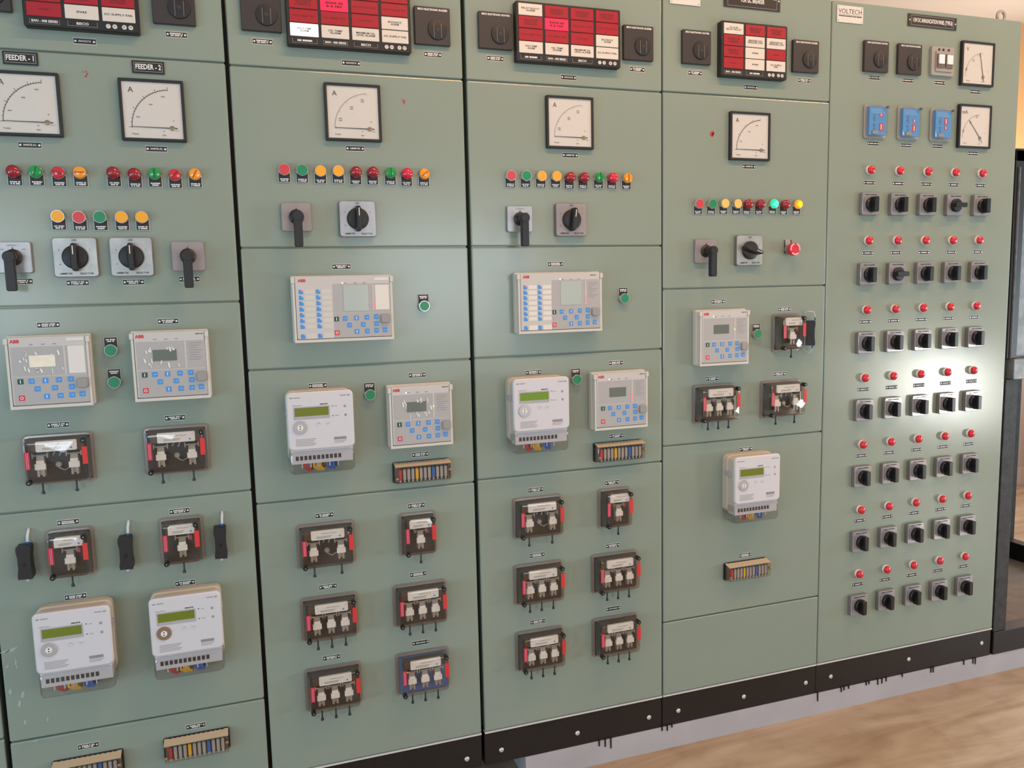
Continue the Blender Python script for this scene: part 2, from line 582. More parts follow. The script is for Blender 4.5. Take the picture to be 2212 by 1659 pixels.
def cabinet(i, x0, x1, zs, top, label, bolts, zb=ZB, gap=0.0):
    c = thing('control_cabinet', ((x0 + x1) / 2, 0.0, KT), label, 'cabinet', 'green control cabinets in a row')
    CAB[i] = c
    ox, oz = (x0 + x1) / 2, KT
    part('body', None, lambda m: m.box(x0 + 0.003 - ox, x1 - 0.003 - ox, 0.009, 0.80, zb - oz, top - 0.002 - oz), 'paint', c)
    ed = [zb] + sorted(zs) + [top]
    for k in range(len(ed) - 1):
        a, b_ = ed[k] + (0.0016 if k else 0.001), ed[k + 1] - (0.0016 if k < len(ed) - 2 else 0)
        part('door', None, door_mesh(x1 - x0, b_ - a), 'paint', c, (0, 0, (a + b_) / 2 - oz))
    if gap:
        part('gap_light_block', None, lambda m: m.box(x1 - 0.0025 - ox, x1 + gap - 0.0013 - ox, 0.06, 0.08, KT - oz, top - 0.01 - oz), 'black_gloss', c)  # black strip added to stop light leaking through the gap
    part('lit_edge_strip', None, lambda m: m.box(x0 - ox, x1 - ox, 0.0, 0.02, zb - 0.0055 - oz, zb - 0.0005 - oz), 'plate_grey', c)  # pale strip painted for the lit bottom edge of the doors
    part('base_channel', None, lambda m: (m.rr(x0 - 0.001 - ox, x1 + 0.001 - ox, KT - oz, zb - 0.006 - oz, [(0.79, 0), (0.0065, 0), (0.0045, 0.002)], r=0.002, seg=1)), 'black_paint', c)
    for px, py in bolts:
        bx_, bz_ = at(px, py)
        part('bolt', 'bolt', lambda m: m.lathe([(0.0075, 0.0), (0.0075, -0.002), (0.005, -0.0045), (0.0, -0.005)], n=12), 'bolt_zinc', c, (bx_ - ox, 0.0045, bz_ - oz))
    return c


cabinet(0, -0.614, -0.0125, [0.424, 1.0], 2.37, 'green control cabinet with bare doors on the far side of the feeder cabinet', [], gap=0.012)
cabinet(1, -0.0005, 0.6005, [0.4105, 0.9865, 1.478, 2.0625], 2.37, 'green feeder cabinet with FEEDER signs and two energy meters side by side', [], gap=0.010)
cabinet(2, 0.6105, 1.207, [0.9475, 1.3005, 1.6125, 2.0585], 2.37, 'green cabinet beside the feeder cabinet with six relays below one meter', [(1009.5, 1641)], gap=0.011)
cabinet(3, 1.218, 1.813, [0.952, 1.302, 1.6125, 2.0585], 2.37, 'green cabinet beside the emergency stop cabinet with six relays below one meter', [(1084, 1621.5), (1248.5, 1585), (1403, 1551)], gap=0.0045)
cabinet(4, 1.8175, 2.4145, [0.428, 0.9985, 1.4825, 2.0605], 2.37, 'green cabinet with red emergency stop button and bare lowest door', [(1466.5, 1536.5), (1608, 1506), (1742, 1476)], gap=0.003)
cabinet(5, 2.4175, 3.2155, [], 2.37, 'wide green annunciation cabinet with rows of red lamps and small switches', [(1796, 1462.5), (1964.5, 1425), (2122, 1390)])


def local(ci, x_, z_, d=0.0):
    o = CAB[ci].location
    return (x_ - o.x, -d - o.y, z_ - o.z)


def nameplate(ci, px, py, s=None, rows=2, seed=0, mid=0.55):
    """small riveted black plate with engraved white letters: a part of its cabinet"""
    x_, z_ = at(px, py)
    p = part('nameplate', 'np', lambda m: m.box(-0.0245, 0.0245, -0.0005, 0.0, -0.0072, 0.0072), 'plate_grey', CAB[ci], local(ci, x_, z_))
    part('plate_face', 'npf', lambda m: m.box(-0.0235, 0.0235, -0.0008, -0.0003, -0.0058, 0.0058), 'black_plastic', p)
    for sx in (-1, 1):
        part('rivet', 'npr', lambda m: m.lathe([(0.0027, 0.0002), (0.0027, -0.0001), (0.0012, -0.0005)], n=8), 'bolt_zinc', p, (sx * 0.0195, -0.0007, 0))
    if s:
        text('lettering', s, 0.0042, 'white_print', p, (0, -0.0010, 0), width=0.027, bold=0.02)
    else:
        sd = seed % 6
        part('lettering', ('npl', rows, sd), lambda m: bars(m, 0.029, 0.0085 if rows == 2 else 0.0042, rows=rows, seed=sd), 'white_print', p, (0, -0.0010, 0))


NP = {1: [(183, 89.5, 'ANNUNCIATOR'), (381, 75, None), (64.5, 313.5, 'AMMETER (F1)'), (338, 322, 'AMMETER (F2)'), (168, 611, None), (288.5, 609.5, None), (409, 603, None), (46, 608, None), (105, 702, None), (363, 694, None),
          (125.5, 918, None), (378, 902.5, None), (147.5, 1128, None), (388, 1104, None), (163.5, 1288.6, None), (400, 1259, None), (191, 1611, None), (423, 1568, None)],
      2: [(567, 90, None), (935, 118, None), (758.5, 136.5, 'ANNUNCIATOR'), (767, 321, 'AMMETER'), (737.5, 576, None), (686.5, 833, None), (901, 810, None), (908, 981.5, None), (701, 1113, None), (899.5, 1092, None),
          (708.5, 1267, None), (903.5, 1240, None), (716.5, 1420, None), (908.5, 1388, 'SPARE')],
      3: [(1070, 126.5, None), (1376.5, 150, None), (1228, 167.5, 'ANNUNCIATOR'), (1231.5, 335.5, 'AMMETER'), (1200, 570.5, None), (1152, 804.5, None), (1330.5, 784, None), (1331.5, 941.5, None), (1157.5, 1058, None), (1322, 1042.5, None),
          (1160, 1199, None), (1324, 1178.5, None), (1162, 1342.5, None), (1324.7, 1314.3, 'SPARE')],
      4: [(1501.5, 158, None), (1737, 174, None), (1622, 189, 'ANNUNCIATOR'), (1618, 360, 'AMMETER'), (1551, 651.5, None), (1694.6, 668, None), (1538.5, 818, None), (1683.5, 808, None), (1611, 970, None), (1609.5, 1199, None)],
      5: [(1889, 168, 'HOOTER'), (1961, 174, None), (2030, 179, None), (2106.5, 198.5, None), (1886, 310, None), (1957, 314, None), (2025, 316, None), (2101.5, 331.5, None)]}
for ci, l in NP.items():
    for k, (px, py, s) in enumerate(l):
        nameplate(ci, px, py, s, rows=1 if ci == 5 else 2, seed=k + ci)

# red paint marks and scuffs on the doors


def mark(ci, px, py, pts):
    x_, z_ = at(px, py)
    def bld(m):
        for a in pts:
            m.prism([(a[0] * 0.001, a[1] * 0.001), (a[2] * 0.001, a[3] * 0.001), (a[4] * 0.001, a[5] * 0.001)], -0.0006, 0.0)
    part('paint_mark', None, bld, 'paint_red_mark', CAB[ci], local(ci, x_, z_))


mark(1, 185, 160, [(-6, 6, -4, 6, -5, 1), (0, 7, 3, 8, 1, 1), (2, 2, 6, 3, 1, -7), (-3, -5, 2, -2, 0, -8)])
mark(2, 872, 219, [(-5, 6, -3, 6, -3, -3), (0, 5, 3, 4, 0, -8), (1, 0, 5, 1, -1, -9)])
mark(4, 1538, 289, [(-6, 4, 2, 10, 8, 2), (-9, -4, -5, 3, 4, 1), (0, 3, 8, 5, 6, -4), (-7, -5, 5, 0, 1, -10), (-3, 0, 6, 2, 4, -9)])

# chalky dust smears low on the feeder cabinet
def smear(m):
    rnd = random.Random(4)
    for px, py, l, w, a in ((24, 1404, 16, 4, 0.3), (10, 1408, 12, 3, 0.1), (34, 1431, 3, 9, 0.2), (36, 1440, 2, 7, 0.0), (49, 1500, 5, 9, 0.6), (42, 1520, 4, 10, 0.2), (22, 1494, 4, 9, -0.3), (103, 1554, 2, 8, -0.3), (76, 1600, 8, 2, 0.2), (15, 1440, 5, 3, 0.4), (54, 1560, 3, 8, 0.1)):
        x_, z_ = at(px, py)
        l, w = l * 0.001, w * 0.001
        m.prism([(x_ - l, z_ - w * 0.3 - a * l), (x_ + l * 0.2, z_ - w), (x_ + l, z_ + w * 0.3 + a * l), (x_ + l * 0.1, z_ + w)], -0.0004, 0.0)
sm = part('dust_smear', None, smear, 'dust', CAB[1], (-CAB[1].location.x, 0, -CAB[1].location.z))
sm['kind'] = 'stuff'

# ------------------------------------------------------------------ signs


def sign(name, x_, z_, w, h, lines, label, cap, lw, black=True):
    t = thing(name, (x_, 0, z_), label, 'sign')
    if black:
        part('plate', None, lambda m: m.box(-w / 2, w / 2, -0.002, 0, -h / 2, h / 2), 'black_plastic', t)
        i = 0.012 if w > 0.1 else 0.004
        part('border', None, lambda m: m.frame(-w / 2 + i, w / 2 - i, -h / 2 + 0.004, h / 2 - 0.004, -0.0024, -0.0015, 0.0011), 'grey_print', t)
        if w > 0.1:
            for sx in (-1, 1):
                part('screw', 'sgs', lambda m: m.lathe([(0.0028, 0), (0.0028, -0.001), (0.001, -0.002)], n=8), 'bolt_zinc', t, (sx * (w / 2 - 0.006), -0.002, 0))
        text('lettering', lines, cap, 'white_print', t, (0, -0.0027, 0), width=lw, bold=0.035)
    return t


sign('feeder_sign', 0.158, 2.043, 0.071, 0.029, 'FEEDER - 1', 'black FEEDER - 1 sign above the ammeter of feeder one', 0.0115, 0.056)
sign('feeder_sign', 0.426, 2.040, 0.071, 0.029, 'FEEDER - 2', 'black FEEDER - 2 sign above the ammeter of feeder two', 0.0115, 0.056)
sign('title_sign', 2.818, 2.335, 0.204, 0.039, '110V DC ANNUNCIATION PANEL (TYPE-II)', 'long black sign reading 110V DC ANNUNCIATION PANEL', 0.0125, 0.166)
sign('title_sign', 2.1205, 2.3465, 0.199, 0.060, 'INDOOR CONTROL & RELAY PANEL\nFOR GC BREAKER', 'black two-line sign reading CONTROL & RELAY PANEL above an annunciator', 0.0125, 0.170)
for x_, z_, l in ((2.484, 2.331, 'white VOLTECH maker plate beside the long black annunciation sign'), (1.8895, 2.3345, 'white maker plate above the hooter on the emergency stop cabinet')):
    t = thing('maker_plate', (x_, 0, z_), l, 'sign', 'white maker plates')
    part('plate', 'mkp', lambda m: m.box(-0.0505, 0.0505, -0.0015, 0, -0.0255, 0.0255), 'sign_white', t)
    text('lettering', 'VOLTECH', 0.0145, 'black_print', t, (0, -0.002, 0.008), width=0.090, bold=-0.012)
    part('small_print', 'mks', lambda m: (m.quad(-0.046, 0.046, 0.0035, 0.0042, 0), bars(m, 0.088, 0.004, seed=2)), 'black_print', t, (0, -0.002, -0.006))
    for sx in (-1, 1):
        for sz in (-1, 1):
            part('screw', 'mkc', lambda m: m.lathe([(0.0017, 0), (0.001, -0.001)], n=8), 'grey_print', t, (sx * 0.045, -0.0015, sz * 0.0205))

# ------------------------------------------------------------------ panel meters (ammeters, voltmeter)


def arc(m, cx_, cz_, r, a0, a1, w, n=28, y=0.0):
    for k in range(n):
        p, q = a0 + (a1 - a0) * k / n, a0 + (a1 - a0) * (k + 1) / n
        o = len(m.v)
        for rr_, t in ((r - w, p), (r + w, p), (r + w, q), (r - w, q)):
            m.v.append((cx_ + rr_ * math.cos(t), y, cz_ + rr_ * math.sin(t)))
        m.f.append((o, o + 1, o + 2, o + 3))


def meter(x_, z_, label, letter, ang, solid, name='ammeter', cat='ammeter', pv=(0.041, -0.040)):
    """144 mm square moving-iron instrument; ang = needle direction"""
    t = thing(name, (x_, 0, z_), label, cat, 'square panel meters')
    S = 0.072
    part('bezel', 'mbz', lambda m: (m.rr(-S, S, -S, S, [(0, 0), (-0.010, 0), (-0.011, 0.001)], r=0.002, seg=1, cap1=False), m.rr(-S + 0.001, S - 0.001, -S + 0.001, S - 0.001, [(-0.011, 0), (-0.011, 0.0055), (-0.0075, 0.006)], r=0.002, seg=1, cap0=False, cap1=False)), 'black_plastic', t)
    part('dial', 'mdl', lambda m: m.box(-S + 0.006, S - 0.006, -0.0075, -0.002, -S + 0.006, S - 0.006), 'dial_white', t)
    px, pz = pv
    RR = 0.089 if pv[0] > 0.03 else 0.078
    yy = -0.0079
    def scale(m):
        arc(m, px, pz, RR, PI / 2 + 0.06, PI, 0.0007 if solid else 0.0012, y=yy)
        for k in range(0, 21):
            a = PI - (PI / 2 - 0.06) * (k / 20) ** 0.8
            l = 0.007 if k % 5 == 0 else 0.003
            if not solid and k % 5:
                continue
            c_, s_ = math.cos(a), math.sin(a)
            r1_, r2_ = (RR - l * 0.3, RR + l) if solid else (RR - 0.006, RR)
            w = 0.0005
            o = len(m.v)
            for rr_, q in ((r1_, -w), (r2_, -w), (r2_, w), (r1_, w)):
                m.v.append((px + rr_ * c_ - q * s_, yy, pz + rr_ * s_ + q * c_))
            m.f.append((o, o + 1, o + 2, o + 3))
    part('scale', ('msc', solid, px), scale, 'needle' if solid else 'faint_print', t)
    def nums(m):
        for a, r_ in ((PI * 0.57, 0.075), (PI * 0.72, 0.070), (PI * 0.9, 0.078)):
            for q in range(1 if solid else 2):
                m.quad(px + r_ * math.cos(a) - 0.004, px + r_ * math.cos(a) + 0.004, pz + r_ * math.sin(a) - 0.0015 - q * 0.005, pz + r_ * math.sin(a) + 0.0015 - q * 0.005, yy)
        for a, b_, w in ((0.045, -0.022, 0.0016), (0.022, -0.0475, 0.0016), (0.022, -0.057, 0.004), (-0.048, -0.055, 0.0012), (-0.040, -0.056, 0.006)):
            m.quad(a - w, a + w, b_ - 0.0014, b_ + 0.0014, yy)
    part('figures', ('mnu', solid, px), nums, 'grey_print', t)
    text('lettering', letter, 0.0125, 'black_print', t, (-0.046, yy, 0.046))
    c_, s_ = math.cos(ang), math.sin(ang)
    def ndl(m):
        m.loft([[(0 - s_ * w + L * c_, y, c_ * w + L * s_) for L, w in ((-0.012, 0.0011), (RR, 0.0006), (RR, -0.0006), (-0.012, -0.0011))] for y in (0, -0.0006)])
    part('needle', ('mnd', round(ang, 2)), ndl, 'needle', t, (px, -0.0088, pz))
    part('needle_hub', 'mhb', lambda m: m.lathe([(0.0055, 0), (0.0055, -0.0015), (0.004, -0.002)], n=14), 'brass', t, (px, -0.0079, pz))
    part('counterweight', ('mcw', round(ang, 2)), lambda m: m.tube([(0, 0, 0), (-0.011 * c_ + 0.004, 0, -0.011 * s_ - 0.006)], 0.0014, 6), 'ferrule', t, (px, -0.0086, pz))
    part('cover_glass', 'mgl', lambda m: m.quad(-S + 0.007, S - 0.007, -S + 0.007, S - 0.007, -0.0103), 'dial_glass', t)


meter(0.1615, 1.941, 'square ammeter of feeder one, under the FEEDER - 1 sign', 'A', PI - 0.01, True)
meter(0.4296, 1.9388, 'square ammeter of feeder two, under the FEEDER - 2 sign', 'A', PI - 0.01, True)
meter(0.9075, 1.9561, 'square ammeter with faint scale on cabinet beside the feeder cabinet', 'A', PI - 0.01, False)
meter(1.5155, 1.9567, 'square ammeter with faint scale on cabinet beside the emergency stop cabinet', 'A', PI - 0.01, False)
meter(2.1135, 1.9413, 'square ammeter on the cabinet with the emergency stop button', 'A', PI - 0.01, True)
meter(3.0135, 2.2125, 'square voltmeter with needle pointing nearly straight up, beside circuit breaker', 'V', PI * 0.57, False, 'voltmeter', 'voltmeter', (0.025, -0.041))
meter(3.0125, 2.0075, 'square milliammeter with slanting needle beside a blue timer', 'mA', PI * 0.73, False, 'milliammeter', 'ammeter', (0.024, -0.038))

# ------------------------------------------------------------------ hooters and buzzers


def hooter(x_, z_, word, label):
    t = thing('hooter' if word == 'HOOTER' else 'buzzer', (x_, 0, z_), label, 'alarm', 'black alarm sounders')
    part('plate', 'hpl', lambda m: m.rr(-0.048, 0.048, -0.048, 0.048, [(0, 0), (-0.009, 0), (-0.0105, 0.0012)], r=0.002, seg=1), 'grey_black', t)
    part('grille', 'hgr', lambda m: m.lathe([(0.0262, 0), (0.0252, -0.003), (0.012, -0.0045), (0.006, -0.0045), (0.0, -0.0046)], n=28), 'black_plastic', t, (0.0125, -0.0103, -0.009))
    part('sound_hole', 'hho', lambda m: m.lathe([(0.0052, 0), (0.0052, -0.0006)], n=16), 'grey_black', t, (0.0125, -0.0148, -0.009))
    for sx in (-1, 1):
        part('rib', 'hrb', lambda m: m.box(-0.0006, 0.0006, -0.0010, 0, -0.016, 0.020), 'plate_side', t, (0.0125 + sx * 0.0098, -0.0142, -0.014))
    text('lettering', 'BECO ELECTRONIC ' + word, 0.0046, 'white_print', t, (0.001, -0.0108, 0.0405), width=0.080, bold=0.05)


HC = {1: 'feeder cabinet', 2: 'cabinet beside the feeder cabinet', 3: 'cabinet beside the emergency stop cabinet', 4: 'cabinet with emergency stop', 5: 'annunciation cabinet'}
for x_, z_, w, ci in ((0.103, 2.189, 'HOOTER', 1), (0.492, 2.189, 'BUZZER', 1), (0.692, 2.189, 'HOOTER', 2), (1.125, 2.187, 'BUZZER', 2), (1.300, 2.189, 'HOOTER', 3), (1.732, 2.188, 'BUZZER', 3), (1.924, 2.190, 'HOOTER', 4), (2.313, 2.190, 'BUZZER', 4), (2.586, 2.2085, 'HOOTER', 5), (2.722, 2.2085, 'BUZZER', 5)):
    hooter(x_, z_, w, 'black square electronic %s on the %s' % (w.lower(), HC[ci]))

# ------------------------------------------------------------------ annunciators


def annunciator(x_, z0, w, cols, grid, strip, label):
    """grid: rows of (code, words); W/R white or red, lower case = lit"""
    h = 0.158
    t = thing('annunciator', (x_, 0, z0 + h / 2), label, 'annunciator', 'alarm annunciators')
    D = -0.022
    part('housing', ('anh', w), lambda m: m.rr(-w / 2, w / 2, -h / 2, h / 2, [(0, 0), (D + 0.002, 0), (D, 0.0015)], r=0.003, seg=1), 'black_plastic', t)
    cw = (w - 0.008) / cols
    top = h / 2 - 0.005
    rh = (h - 0.005 - 0.0215) / 4
    ww, wh = cw - 0.0075, rh - 0.0022
    MM = {'W': 'window_white', 'w': 'window_white_lit', 'R': 'window_red', 'r': 'window_red_lit'}
    for r, row in enumerate(grid):
        for c, (code, s) in enumerate(row):
            cx_, cz_ = -w / 2 + 0.004 + cw * (c + 0.5), top - rh * (r + 0.5)
            p = part('alarm_window', ('anw', w, cols), lambda m: m.rr(-ww / 2, ww / 2, -wh / 2, wh / 2, [(0.001, 0), (-0.0012, 0), (-0.0018, 0.0008)], r=0.001, seg=1), MM[code], t, (cx_, D, cz_))
            pm = 'black_print' if code in 'Ww' else 'darkred_print'
            if s:
                n = max(len(q) for q in s.split('\n'))
                text('lettering', s, 0.0046, pm, p, (0, -0.0021, 0), width=min(ww * 0.86, n * 0.0044), bold=0.02)
            elif s == '':
                sd = (r * 3 + c) % 4
                part('lettering', ('anl', sd, cols), lambda m: bars(m, ww * 0.62, wh * 0.52, rows=3 if r == 0 else 2, seed=sd), pm, p, (0, -0.0021, 0))
    zb_ = -h / 2 + 0.0125
    for c, s in enumerate(strip):
        cx_ = -w / 2 + 0.004 + cw * (c + 0.5)
        if s == 'O':
            for k, q in enumerate((-0.0225, -0.0095, 0.0095, 0.0225)):
                p = part('test_button', ('anb',), lambda m: m.lathe([(0.0052, 0), (0.0052, -0.0014), (0.0044, -0.002)], n=14), 'window_white', t, (cx_ + q * ww / 0.066, D, zb_ - 0.001))
                text('letter', 'TARM'[k], 0.0046, 'black_print', p, (0, -0.0022, 0))
        else:
            part('bracket', ('anf', w, cols), lambda m: (m.box(-ww * 0.44, -ww * 0.44 + 0.0007, -0.0004, 0, -0.005, 0.005), m.box(ww * 0.44 - 0.0007, ww * 0.44, -0.0004, 0, -0.005, 0.005), m.box(-ww * 0.44, ww * 0.44, -0.0004, 0, -0.0057, -0.005)), 'grey_print', t, (cx_, D, zb_))
            if s:
                text('lettering', s, 0.0055, 'white_print', t, (cx_, D - 0.0006, zb_), width=ww * (0.76 if len(s) > 5 else 0.36), bold=0.03)
            else:
                part('lettering', ('anx', cols), lambda m: bars(m, ww * 0.52, 0.006, seed=4), 'white_print', t, (cx_, D - 0.0006, zb_))


G4 = [[('W', 'RELAY FAULTY\nALARM'), ('R', ''), ('R', ''), ('R', '')],
      [('R', ''), ('r', ''), ('R', 'BUCHHOLZ TRIP'), ('R', 'AUTO CHANGE TRIP')],
      [('R', 'WDG TEMP TRIP'), ('R', 'OIL TEMP TRIP'), ('R', 'OSR TRIP'), ('W', 'BUCHHOLZ\nALARM')],
      [('W', 'WDG TEMP\nALARM'), ('W', 'OIL TEMP\nALARM'), ('W', 'MINIMUM OIL\nLEVEL ALARM'), ('W', 'DC SUPPLY FAIL')]]
G4b = [list(r) for r in G4]
G4b[3][0] = ('w', 'WDG TEMP\nALARM')
G3 = [[('W', 'OC & E/F\nRELAY FAULTY'), ('R', ''), ('R', '')], [('R', ''), ('W', 'BREAKER GAS\nPRESSURE LOW'), ('W', 'BREAKER AIR\nPRESSURE LOW')], [('R', ''), ('W', 'SPARE'), ('R', 'SPARE')], [('R', 'SPARE'), ('W', 'SPARE'), ('W', 'DC SUPPLY\nFAIL')]]
G1 = [[('R', ''), ('R', ''), ('R', '')], [('R', ''), ('R', ''), ('R', '')], [('R', ''), ('R', ''), ('R', '')], [('R', 'SPARE'), ('W', 'SPARE'), ('W', 'DC SUPPLY FAIL')]]
annunciator(0.295, 2.110, 0.240, 3, G1, ['BAN - 008 SERIES', 'BECO', 'O'], 'three-column red and white annunciator on the feeder cabinet')
annunciator(0.9075, 2.110, 0.313, 4, G4b, [None, 'BAN - 008 SERIES', 'BECO', 'O'], 'four-column annunciator with a lit white winding alarm window')
annunciator(1.511, 2.1105, 0.314, 4, G4, [None, 'BAN - 008 SERIES', 'BECO', 'O'], 'four-column annunciator with only one bright lit red window')
annunciator(2.1165, 2.111, 0.234, 3, G3, ['BAN - 008 SERIES', None, 'O'], 'three-column annunciator with breaker gas and air pressure windows')

# ------------------------------------------------------------------ push buttons and lamps


def button(px, py, kind, label, d=0.014, legend=-1, seed=0, slot=0.0):
    """22 mm push button or lamp with its black legend plate; px,py = centre of its front"""
    cat = 'push button' if kind.endswith(('flat', 'pale')) else 'indicator lamp'
    nm = 'push_button' if cat == 'push button' else 'indicator_lamp'
    x_, z_ = at(px, py, d)
    t = thing(nm, (x_, 0, z_), label, cat, 'push buttons and lamps of the lamp rows')
    lz = -0.0075 if legend < 0 else 0.0085
    p = part('legend_plate', ('lgp', legend), lambda m: m.box(-0.0155, 0.0155, -0.0012, 0, -0.0235 + lz, 0.0235 + lz - 0.018) if legend < 0 else m.box(-0.0155, 0.0155, -0.0012, 0, -0.0235 + lz + 0.018, 0.0235 + lz), 'plate_grey', t)
    part('legend_face', ('lgf', legend), lambda m: m.box(-0.0141, 0.0141, -0.0016, -0.001, -0.0225 + lz, 0.0045) if legend < 0 else m.box(-0.0141, 0.0141, -0.0016, -0.001, -0.0045, 0.0225 + lz), 'black_plastic', p)
    sd = seed % 5
    part('lettering', ('lgt', sd), lambda m: bars(m, 0.021, 0.0085, rows=2, seed=sd), 'white_print', p, (0, -0.0018, -0.0243 if legend < 0 else 0.0238))
    base = kind.split('_')[0]
    if cat == 'push button':
        part('collar', 'pbc', lambda m: m.lathe([(0.0148, 0), (0.0148, -0.010), (0.0142, -0.0125), (0.0134, -0.0125), (0.0134, -0.011)], n=24), 'chrome', t, (0, -0.001, 0))
        part('cap', 'pbk', lambda m: m.lathe([(0.0133, 0), (0.0133, -0.0035), (0.0127, -0.004)], n=24), kind, t, (0, -0.0105, 0))
    elif kind.endswith('dome'):
        part('collar', 'dmc', lambda m: m.lathe([(0.0138, 0), (0.0138, -0.006)], n=24), 'chrome', t, (0, -0.001, 0))
        part('lens', 'dml', lambda m: m.lathe([(0.0142, 0), (0.0146, -0.006)] + [(0.0146 * math.cos(a), -0.010 - 0.010 * math.sin(a)) for a in (0, .35, .7, 1.05, 1.3, 1.5)], n=24), kind, t, (0, -0.005, 0))
    else:
        part('collar', 'lnc', lambda m: m.lathe([(0.0146, 0), (0.0146, -0.008), (0.0135, -0.010)], n=24), 'chrome', t, (0, -0.001, 0))
        l = part('lens', 'lnl', lambda m: m.lathe([(0.0138, 0), (0.0138, -0.010), (0.0125, -0.013), (0.008, -0.0145), (0.0, -0.015)], n=24), kind, t, (0, -0.004, 0))
        if kind.endswith('lens'):
            part('filament_bar', 'lns', lambda m: m.box(-0.0014, 0.0014, -0.0012, 0, -0.0105, 0.0105), base + '_dark', l, (0, -0.0142, 0), (0, slot, 0))
        else:
            part('glowing_core', 'lng', lambda m: m.lathe([(0.0085, 0), (0.0085, -0.0012), (0.005, -0.002)], n=20), base + '_core', l, (0.0015, -0.0142, 0))


ROW1 = 'on the feeder cabinet'
K = [(26, 369, 'red_dome', 'dark red dome lamp under the ammeter of feeder one', 0), (75, 370, 'green_lens', 'green lamp under the ammeter of feeder one', 0.3), (124, 372, 'red_lens', 'slotted red lamp under the ammeter of feeder one', -1.2), (171, 372, 'amber_lens', 'amber lamp under the ammeter of feeder one', 1.55),
     (243, 372, 'red_dome', 'dark red dome lamp beside the amber lamp of feeder one', 0), (289, 375, 'red_dome', 'dark red dome lamp beside the green lamp under the ammeter of feeder two', 0), (333, 374, 'green_lens', 'green lamp under the ammeter of feeder two', 0), (377, 377, 'red_lens', 'slotted red lamp under the ammeter of feeder two', 0.8), (420.5, 375.5, 'amber_lens', 'amber lamp under the ammeter of feeder two', 0.5),
     (124, 467, 'amber_flat', 'flat amber push button beside the red one on the feeder cabinet', 0), (170, 469, 'red_flat', 'flat red push button above a rotary switch on the feeder cabinet', 0), (215, 468.5, 'green_flat', 'flat green push button above the rotary switches on the feeder cabinet', 0), (262, 469, 'amber_flat', 'flat amber push button beside the green one on the feeder cabinet', 0), (306, 469, 'amber_flat', 'flat amber push button ending the lower row on the feeder cabinet', 0)]
for k, (px, py, kd, lb, sl) in enumerate(K):
    button(px, py, kd, lb, d=0.022 if kd.endswith('dome') else 0.018 if kd.endswith('lens') else 0.014, seed=k, slot=sl)
for ci, pts, am, where in ((2, [(614, 366), (653, 367), (692.5, 369), (731, 369), (770, 370.5), (807, 371), (845, 372), (881, 374), (918, 375)], 'amber_flat', 'in the lamp row beside the feeder cabinet'),
                           (3, [(1105, 379), (1138, 379.5), (1171, 380), (1203, 380.5), (1235, 382), (1265, 382.5), (1297.5, 382), (1327.5, 383), (1358, 384)], 'amber_flat', 'in the row under the lone-lit-window annunciator'),
                           (4, [(1512, 440), (1540.5, 440), (1567, 439.5), (1594.5, 440), (1621, 440), (1647.5, 440), (1675, 440), (1701, 441), (1727, 441)], 'amber_pale', 'in the row above the emergency stop')):
    kinds = ['red_flat', 'green_flat', am, am, 'red_dome', 'red_dome', 'green_lens', 'pink_dome', 'amber_lens']
    words = ['flat red push button', 'flat green push button', 'amber push button beside the green one', 'amber push button beside a dome', 'dark red dome beside amber button', 'dark red dome beside green lamp', 'green lamp', 'bright red lamp', 'amber lamp']
    if ci == 4:
        kinds[6], kinds[7], kinds[8] = 'green_lit', 'red_dome', 'amber_lit'
        words[6:] = ['glowing green lamp', 'red lamp between the two glowing lamps', 'glowing amber lamp']
    for k, (px, py) in enumerate(pts):
        kd = kinds[k]
        button(px, py, kd, words[k] + ' ' + where, d=0.022 if kd.endswith('dome') else 0.018 if kd.endswith(('lens', 'lit')) else 0.014, seed=k + ci, slot={2: 0.9, 3: 0.0}.get(ci, 0) if k == 8 else 0.0)
for px, py, lb in ((239, 757, 'flat green push button between the two relays, upper of the pair'), (246.5, 826, 'flat green push button between the two relays, lower of the pair'), (917, 661, 'flat green push button beside the wide relay with white card'), (800, 853, 'flat green push button between meter and film-covered relay'), (1350, 644.5, 'flat green push button beside the wide relay with white key labels'), (1247, 820, 'flat green push button beside the meter with bright green display'), (1638, 721, 'flat green push button beside a clear-cased relay and a grey relay')):
    button(px, py, 'green_flat', lb, legend=1, seed=int(px))

# emergency stop
x_, z_ = at(1716, 538, 0.035)
t = thing('emergency_stop', (x_, 0, z_), 'red mushroom emergency stop button with pale ring', 'push button')
p = part('legend_plate', None, lambda m: m.box(-0.0158, 0.0158, -0.0012, 0.0011, -0.012, 0.032), 'mcb_grey', t)
part('legend_face', None, lambda m: (m.box(-0.0142, -0.0100, -0.0016, -0.001, -0.011, 0.0305), m.box(0.0100, 0.0142, -0.0016, -0.001, -0.011, 0.0305)), 'black_plastic', p)
part('collar', None, lambda m: m.lathe([(0.014, 0), (0.014, -0.010), (0.011, -0.012), (0.011, -0.020)], n=24), 'plate_side', t)
part('mushroom_head', None, lambda m: m.lathe([(0.012, -0.018), (0.0195, -0.022), (0.0205, -0.030), (0.0195, -0.036), (0.017, -0.038), (0, -0.0385)], n=32), 'estop_red', t)
for k in range(3):
    def ring(m, k=k):
        a0 = PI / 2 + 0.25 + k * 2 * PI / 3
        arc(m, 0, 0, 0.0165, a0, a0 + 2 * PI / 3 - 0.5, 0.0024, n=10, y=-0.0388)
    part('arrow_ring', None, ring, 'estop_pink', t)

# ------------------------------------------------------------------ pistol-grip control switches


